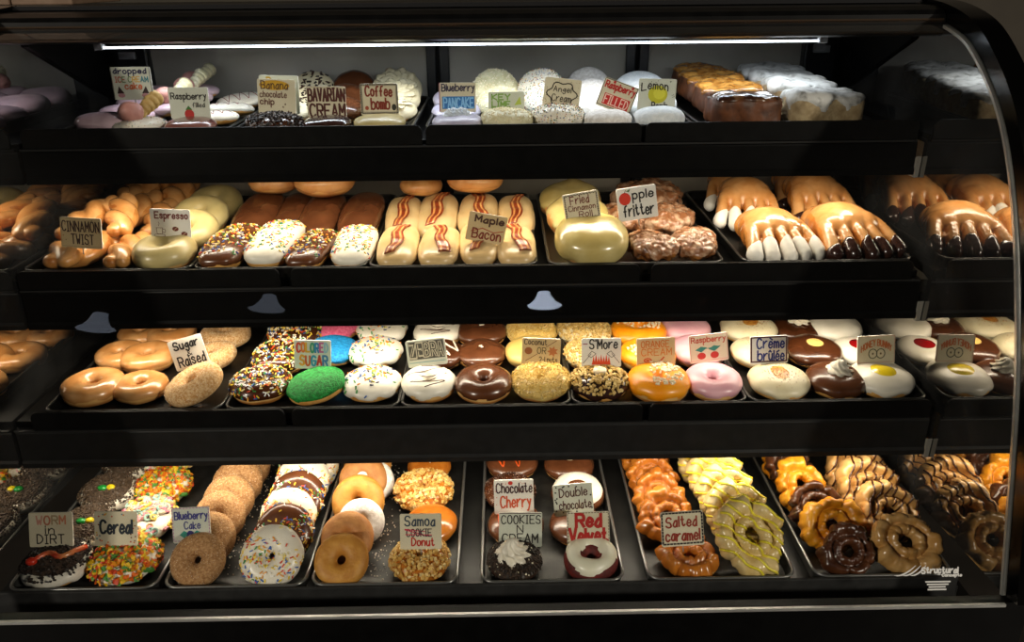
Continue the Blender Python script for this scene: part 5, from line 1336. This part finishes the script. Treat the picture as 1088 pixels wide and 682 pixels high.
def wavy(b, W, H, c):
    q = []
    for k in range(120):
        t = k/120*4; s_, u = int(t), t-int(t); x, y = ((-1+2*u, -1), (1, -1+2*u), (1-2*u, 1), (-1, 1-2*u))[s_]; a = .0011*math.sin(k*2.2)
        q.append((x*(W/2-.003)+a, y*(H/2-.003)+a))
    b.line(q+[q[0]], .0009, c)
def s(i, b, p, W, H): T(i, 'Fried', -.30, .10, .22, .40, '6A2A1E', W, H, w=.12); T(i, 'Cinnamon', -.38, -.14, .38, .06, '6A2A1E', W, H, w=.13); T(i, 'Roll', -.10, -.40, .26, -.18, '6A2A1E', W, H, w=.13); wavy(b, W, H, '2A1A18')
sign(618, 219, 38, 29, z2, Y2, 'card lettered fried cinnamon roll with a wavy border', s, tilt=9, Y=1.25)
def s(i, b, p, W, H):
    p.disc(-.30*W, .16*H, .15*W, .20*H, 'C8321A'); p.line([(-.30*W, .34*H), (-.26*W, .44*H)], .0009, '4A3018'); p.poly([(-.26*W, .40*H), (-.14*W, .46*H), (-.18*W, .36*H)], '3A6A2A'); T(i, 'pple', -.10, .0, .42, .38, K, W, H, w=.12); T(i, 'fritter', -.36, -.42, .40, -.06, K, W, H, w=.13)
sign(677, 215, 42, 33, z2, Y2, 'white card lettered apple fritter with a red apple', s, tilt=8, base='white', Y=1.255)
# third shelf
def s(i, b, p, W, H): T(i, 'Sugar', -.36, .06, .36, .42, '1E1A18', W, H, w=.15); T(i, '&', -.05, -.12, .09, .04, K, W, H, w=.16); T(i, 'Raised', -.36, -.44, .42, -.10, '1E1A18', W, H, w=.15)
sign(200, 374, 37, 31, z3, Y3, 'white card lettered sugar and raised, tilted among glazed donuts', s, tilt=15, base='white')
def s(i, b, p, W, H):
    cs = ['C0402A', 'D0722A', 'C8A02A', '3A8A6A', '2A78A8', 'B05A8A', '8AB0C0']; T(i, 'COLORED', -.42, .06, .42, .40, RD, W, H, w=.2, cols=cs); T(i, 'SUGAR', -.34, -.42, .40, -.06, RD, W, H, w=.2, cols=['D0922A', 'C05A2A', '2A8AA8', 'B03A2A', '3A70A0'])
sign(332, 376, 39, 29, z3, Y3, 'card lettered colored sugar in many colors', s, tilt=-2, base='pale')
def s(i, b, p, W, H):
    p.poly([(-.44*W, -.26*H), (.46*W, -.26*H), (.46*W, .44*H), (-.44*W, .44*H)], '4A473E'); T(i, 'ZEBRA', -.40, -.18, .42, .38, 'B4AE98', W, H, w=.2); T(i, 'ZEBRA', -.40, -.18, .42, .38, K, W, H, w=.06); p.line([(-.44*W, -.38*H), (.46*W, -.38*H)], .0012, '6A9A9A')
sign(453, 374, 42, 27, z3, Y3, 'grey card lettered zebra in striped capitals', s, tilt=6, base='pale')
def s(i, b, p, W, H):
    T(i, 'Coconut', -.44, .24, .14, .46, '3A2A18', W, H, w=.13); T(i, 'OR', -.10, -.10, .12, .14, '5A5030', W, H, w=.13); T(i, '2-1 nuts', -.04, -.44, .42, -.22, '4A3A20', W, H, w=.13); p.disc(-.33*W, .0, .10*W, .14*H, '8A5228'); p.line([(-.40*W, -.40*H), (-.10*W, -.12*H)], .0009, BR); p.line([(.12*W, .16*H), (.40*W, .44*H)], .0009, BR)
    p.poly([(x*W+.30*W, y*H+.0) for x, y in [(.15*math.cos(a)*(1 if k % 2 else .55), .22*math.sin(a)*(1 if k % 2 else .55)) for k, a in enumerate([2*PI*k/14 for k in range(14)])]], 'B06A3A')
sign(575, 373, 41, 27, z3, Y3, 'tan card lettered coconut with a leaf drawing', s, tilt=-3, base='tan')
def s(i, b, p, W, H):
    T(i, "S'More", -.30, .12, .40, .46, K, W, H, w=.14)
    for k in range(7): x = -.20+.065*k; p.poly([((x-.045)*W, -.46*H), ((x+.045)*W, -.46*H), (x*W, (-.14+.07*(k % 2))*H)], 'D8481A')
    for q in (-1, 1): p.line([(q*.46*W, -.40*H), (q*.26*W, -.06*H)], .0008, K); p.line([(q*.34*W, -.12*H), (q*.24*W, .04*H), (q*.14*W, -.06*H), (q*.26*W, -.20*H), (q*.34*W, -.12*H)], .0008, K)
    b.line([(-.46*W, .30*H), (-.36*W, .30*H)], .0016, '8A2A4A')
sign(639, 374, 42, 29, z3, Y3, 'card with red flames and two marshmallow sticks, lettered smore', s, base='white')
def s(i, b, p, W, H):
    T(i, 'ORANGE', -.38, .14, .34, .40, 'C06A20', W, H, w=.13); T(i, 'CREAM', -.38, -.16, .40, .10, 'C0722A', W, H, w=.13); p.disc(-.22*W, -.34*H, .11*W, .10*H, 'B8501E'); p.line([(.08*W, -.42*H), (.20*W, -.24*H)], .0026, 'B8501E'); p.circ(-.22*W, -.34*H, .06*W, .05*H, .0006, 'E0B080')
sign(697, 373, 41, 28, z3, Y3, 'tan card lettered orange cream', s, base='tan', tilt=2)
def s(i, b, p, W, H):
    T(i, 'Raspberry', -.44, .12, .44, .42, 'B0402E', W, H, w=.13)
    for x in (-.20, .14): p.disc(x*W, -.30*H, .11*W, .13*H, 'B02A22'); p.poly([((x-.16)*W, -.06*H), (x*W, -.16*H), ((x+.16)*W, .0), (x*W, .06*H)], '2A7A6E')
    p.line([(-.24*W, -.06*H), (.30*W, .02*H)], .0009, '2A7A6E'); frame(b, W, H, 'C07A7A', .0009, .0011)
sign(753, 369, 41, 28, z3, Y3, 'card lettered raspberry with two red berries on a green stem', s, tilt=6, base='beige')
def s(i, b, p, W, H): T(i, 'Crème', -.32, .04, .40, .42, '1A2C78', W, H, w=.15); T(i, 'brûlée', -.30, -.42, .40, -.04, '1A2C78', W, H, w=.15); frame(b, W, H, '4A1A18', .0024, .0018)
sign(817, 371, 40, 28, z3, Y3, 'brown framed card lettered brulee in navy', s, tilt=2, base='white')
def s(i, b, p, W, H):
    T(i, 'HONEY BUNNY', -.40, .12, .40, .36, 'C06A3A', W, H, w=.16, bend=.22*H)
    for x in (-.09, .12): p.circ(x*W, -.16*H, .11*W, .17*H, .0016, '5A5A4A'); p.disc(x*W, -.16*H, .025*W, .04*H, '6A5A4A')
    frame(b, W, H, 'C08A7A', .0008, .001)
sign(931, 371, 40, 29, z3, Y3, 'card with honey lettered in an arc over two grey rings', s, tilt=2)
# deck
def s(i, b, p, W, H):
    T(i, 'WORM', -.32, .14, .34, .40, 'B07A60', W, H, w=.18, cols=['C08A7A', 'B06A50', 'A08A6A', 'C07A5A']); T(i, 'in', -.12, -.14, .08, .10, K, W, H, w=.13); T(i, 'DIRT', -.32, -.44, .30, -.16, K, W, H, w=.13)
sign(54, 562, 46, 34, zd, Y4, 'card lettered worm in dirt', s, base='beige')
def s(i, b, p, W, H): T(i, 'Cereal', -.36, -.16, .38, .24, '14202A', W, H, w=.17); dots(b, W, H, ['C8702A', 'A83A2A', 'C8A83A', '7A4A2A', '5A7A8A'], 30, .0013, 8, .34)
sign(123, 561, 45, 34, zd, Y4, 'card lettered cereal with colored dots all round', s, tilt=-1)
def s(i, b, p, W, H):
    T(i, 'Blueberry', -.42, .08, .44, .38, '3A3A7A', W, H, w=.13); T(i, 'Cake', -.18, -.14, .24, .08, '3A3A7A', W, H, w=.14)
    for x in (-.2, .14): p.poly([((x-.12)*W, -.30*H), (x*W, -.18*H), ((x+.16)*W, -.28*H), (x*W, -.40*H)], '2A8A7A')
    p.disc(-.03*W, -.30*H, .10*W, .12*H, '2A2A6E'); dash(b, W, H, 'A8709A', .0013, .0012, 11)
sign(203, 557, 40, 35, zd, Y4, 'card lettered blueberry cake with a berry', s, tilt=2, base='pale')
def s(i, b, p, W, H):
    T(i, 'Samoa', -.38, .14, .34, .44, '2A3A4A', W, H, w=.13); T(i, 'COOKIE', -.34, -.16, .26, .06, '3A3038', W, H, w=.13); i.line([(-.38*W, .04*H), (.22*W, -.16*H)], .0014, 'C02A4A'); i.line([(-.36*W, -.10*H), (.26*W, -.12*H)], .0014, 'C02A4A'); i.line([(-.38*W, .06*H), (.10*W, -.02*H)], .0012, 'C02A4A'); T(i, 'Donut', -.22, -.44, .32, -.20, 'B82A1E', W, H, w=.15)
sign(447, 564, 44, 35, zd, Y4, 'card with cookie crossed out and donut lettered in red', s)
def s(i, b, p, W, H): T(i, 'COOKIES', -.44, .16, .46, .42, K, W, H, w=.12); T(i, 'N', -.08, -.10, .06, .12, K, W, H, w=.13); T(i, 'CREAM', -.42, -.42, .40, -.14, K, W, H, w=.12); b.line([(-.48*W, .47*H), (.48*W, .47*H)], .0012, '6A5A50')
sign(553, 562, 46, 34, zd, Y4, 'card lettered cookies n cream', s, ymin=.078, tilt=-1, base='pale')
def s(i, b, p, W, H): T(i, 'Red', -.28, .04, .30, .44, 'A81E16', W, H, w=.24); T(i, 'Velvet', -.44, -.46, .44, -.0, 'A81E16', W, H, w=.2); dash(b, W, H, '3A1A18', .001, .0012, 14)
sign(625, 561, 45, 33, zd, Y4, 'card lettered red velvet in heavy red', s, ymin=.070, tilt=1, base='beige')
def s(i, b, p, W, H):
    T(i, 'Chocolate', -.44, .10, .46, .40, '3A1A1E', W, H, w=.13); T(i, 'Cherry', -.34, -.44, .42, .0, 'C8522A', W, H, w=.11); dots(b, W, H, ['C04A3A', 'D08A7A'], 16, .0008, 5, .36); p.disc(-.08*W, .40*H, .06*W, .06*H, 'C02A1A')
sign(546, 527, 42, 34, zd, Y4, 'card lettered chocolate cherry', s, tilt=1, base='white')
def s(i, b, p, W, H): T(i, 'Double', -.34, .08, .36, .38, '4A2018', W, H, w=.12); T(i, 'chocolate', -.36, -.34, .44, -.04, '4A2018', W, H, w=.12); dots(b, W, H, ['2A2A24'], 16, .0014, 9, .40)
sign(609, 530, 42, 31, zd, Y4, 'dotted card lettered double chocolate', s, tilt=4, base='pale')
def s(i, b, p, W, H): T(i, 'Salted', -.38, .04, .34, .36, '8A2A16', W, H, w=.15); T(i, 'caramel', -.40, -.38, .40, -.04, '8A2A16', W, H, w=.15); dash(b, W, H, '241A16', .0026, .0018, 12)
sign(725, 561, 45, 34, zd, Y4, 'dashed border card lettered salted caramel', s, tilt=3, base='beige')
# maker's mark etched on the glass
def glass_hit(px, py):
    d = ray(px, py); best = None
    O = off(.0054)
    for a, b in zip(O, O[1:]):
        ey, ez = b[0]-a[0], b[1]-a[1]; den = d.y*ez-d.z*ey
        if abs(den) < 1e-9: continue
        t = ((a[0]-CAM.y)*ez-(a[1]-CAM.z)*ey)/den
        q = CAM+d*t; u = ((q.y-a[0])*ey+(q.z-a[1])*ez)/(ey*ey+ez*ez)
        if -.001 <= u <= 1.001 and t > 0: best = (q, Vector((0, ey, ez)).normalized())
    return best
P, dn = glass_hit(1000, 611); up = -dn; xx = Vector((1, 0, 0)); nn = xx.cross(up)
ink = Ink(); MKC = 'D8D8D4'; kx = depth(P)/F
def lp(px, py): return ((px-1000)*kx, (611-py)*kx*1.12)
def tx(t, x0, y0, x1, y1, w): a, b = lp(x0, y1), lp(x1, y0); ink.text(t, a[0], a[1], b[0], b[1], MKC, w=w)
tx('Structural', 979, 603, 1017.5, 609, .26); tx('Concepts', 1001, 609.6, 1022, 613.4, .26)
for k in range(3):
    q = [lp(950+k*8.5+t*22-k*t*3, 611-9.5*t**1.6-.5+(2*t*(1-t))*3) for t in [j/9 for j in range(10)]]
    for (a, b), j in zip(zip(q, q[1:]), range(9)): ink.line([a, b], .0016*(.35+math.sin(PI*(j+.5)/9)), MKC)
me, ms = ink.mesh()
blk = Ink()
for r_, (a, b) in enumerate(((984, 1010), (986, 1008), (988, 1005), (987, 1006))):
    x = a
    while x < b: e = min(b, x+1.6+1.6*((x*7) % 1)); p0, p1 = lp(x, 617.5+r_*2.6), lp(e, 617.5+r_*2.6); blk.line([p0, p1], .0020, MKC); x = e+.7
mm = Matrix(((xx.x, up.x, nn.x, P.x), (xx.y, up.y, nn.y, P.y), (xx.z, up.z, nn.z, P.z), (0, 0, 0, 1)))
mk_m = M('etched_white', 'D8D8D4', None, rough=.6)
me.transform(CINV @ mm); me.materials.clear(); obj('maker_logo', me, mk_m, gl)
me2, _ = blk.mesh(); me2.transform(CINV @ mm); obj('fine_print', me2, mk_m, gl)

# ------------------------------------------------------------------ what stands on the case
card_b = M('brown_cardboard', '6E5744', '7A6350', 40, .7)
def carton(x0, x1, label):
    o = empty('cardboard_box', ((x0+x1)/2, 1.47, 1.3095)); w = (x1-x0)/2
    obj('walls', box_mesh(-w, w, -.09, .09, 0, .10, .002), card_b, o)
    obj('lid', box_mesh(-w-.003, w+.003, -.093, .093, .101, .125, .002), card_b, o)
    obj('tape', box_mesh(-.02, .02, -.0945, .0945, .1252, .126), M('packing_tape', '8a7a58', None, rough=.25), o)
    tag(o, label, 'box', 'cartons on top of the case')
a, b, c_ = on(11, 8, 1, 1.38).x, on(13, 8, 1, 1.38).x, on(78, 8, 1, 1.38).x
carton(a-.12, a, 'brown cardboard carton at the outer end of the case top'); carton(b, c_, 'second brown cardboard carton on the case top, nearer the middle')

# ------------------------------------------------------------------ room
fl = obj('floor', box_mesh(-4, 4, -3.2, 3.4, -.05, -.0005), M('dark_floor', '2a2622', '332e29', 8, .5)); tag(fl, kind='structure')
wl = obj('wall_back', box_mesh(-4, 4, 3.2, 3.3, 0, 3), M('taupe_wall', '453F36', '4B453B', 5, .8)); tag(wl, kind='structure')
cl = obj('ceiling', box_mesh(-4, 4, -3.2, 3.4, 3.0, 3.05), M('dark_ceiling', '26241f', None, rough=.8)); tag(cl, kind='structure')
def mirror_point(px, py, dist):
    P, dn = glass_hit(px, py); up = -dn; n = Vector((1, 0, 0)).cross(up).normalized(); d = ray(px, py).normalized(); r = d-n*2*d.dot(n); return P+r*dist
for px, py, dist, st, lab in ((578, 318, 2.3, 14.0, 'lit white pendant lamp hanging in front of the case'), (285, 321, 2.3, 1.6, 'dim pendant lamp hanging nearer the glazed donuts'), (104, 339, 2.3, 2.0, 'small pendant lamp farthest out past the glazed donuts')):
    q = mirror_point(px, py, dist)
    o = empty('pendant_lamp', q)
    r0, r1, hh = .028, .072, .10; n = 28; prof = [(r0, hh/2), (r0*1.05, hh*.25), (r0*1.35, 0), (r1*.72, -hh*.3), (r1, -hh/2), (r1*.96, -hh/2), (r1*.66, -hh*.28), (r0*1.15, .0), (r0*.8, hh*.3), (r0*.8, hh/2)]
    vs = [(a*math.cos(2*PI*i/n), a*math.sin(2*PI*i/n), z) for a, z in prof for i in range(n)]; m = len(prof)
    fs = [(k*n+i, k*n+(i+1) % n, ((k+1) % m)*n+(i+1) % n, ((k+1) % m)*n+i) for k in range(m) for i in range(n)]
    obj('lamp_shade', from_py(vs, fs), emit('lit_glass_shade_%s' % st, 'DCE8FF', st), o)
    obj('bulb', bun(.018, .018, .04, nu=20, nv=12), emit('bulb_%s' % st, 'FFF0DC', st*2), o)
    obj('cord', from_py(*tube([(0, 0, hh/2), (0, 0, 3.0-q.z)], .003, 6)), black, o)
    tag(o, lab, 'lamp')

# ------------------------------------------------------------------ light
def area(name, loc, sx, sy, power, col, rx, spread=170):
    l = bpy.data.lights.new(name, 'AREA'); l.shape = 'RECTANGLE'; l.size = sx; l.size_y = sy; l.energy = power; l.color = col; l.spread = math.radians(spread)
    o = bpy.data.objects.new(name, l); COL.objects.link(o); o.location = loc; o.rotation_euler = (math.radians(rx), 0, 0); return o
area('canopy_light', (-.04, LEDY, LEDZ-.006), 1.15, .008, 1.45, (.86, .93, 1.0), 0)
for i, sh_ in enumerate(SH):
    area('shelf_light', (-.04, sh_['Y']+.023, sh_['zb']+.010), 1.3, .008, (2.5, 2.5, 2.2)[i], (1.0, .87, .68), (-4, -4, -6)[i])
sp = bpy.data.lights.new('wall_fill_spot', 'SPOT'); sp.energy = 6; sp.spot_size = math.radians(80); sp.spot_blend = .6; sp.color = (1, .9, .75); sp.shadow_soft_size = .08  # added fill, only to brighten the back wall
so = bpy.data.objects.new('wall_fill_spot', sp); COL.objects.link(so); so.location = (1.6, 2.2, 2.95); so.rotation_euler = (math.radians(25), 0, 0)
for x_ in (-3.4, 3.4):
    o = area('side_fill_light', (x_, -2.0, 2.6), .25, .25, 72, (1, .90, .76), 0, 150)  # added fill lamps aimed at the case, set wide to avoid glass reflections
    o.rotation_euler = (Vector((0, 1.15, .9))-o.location).to_track_quat('-Z', 'Y').to_euler()
w = bpy.data.worlds.new('dim_room'); SC.world = w; w.use_nodes = True
w.node_tree.nodes['Background'].inputs[0].default_value = (.9, .85, .8, 1); w.node_tree.nodes['Background'].inputs[1].default_value = .006
SC.view_settings.view_transform = 'Standard'; SC.view_settings.look = 'None'; SC.view_settings.exposure = 0; SC.view_settings.gamma = 1; SC.view_settings.use_curve_mapping = False
SC.cycles.use_denoising = True
SC.cycles.max_bounces = 8; SC.cycles.transparent_max_bounces = 8; SC.cycles.glossy_bounces = 4; SC.cycles.diffuse_bounces = 3
SC.cycles.caustics_reflective = False; SC.cycles.caustics_refractive = False
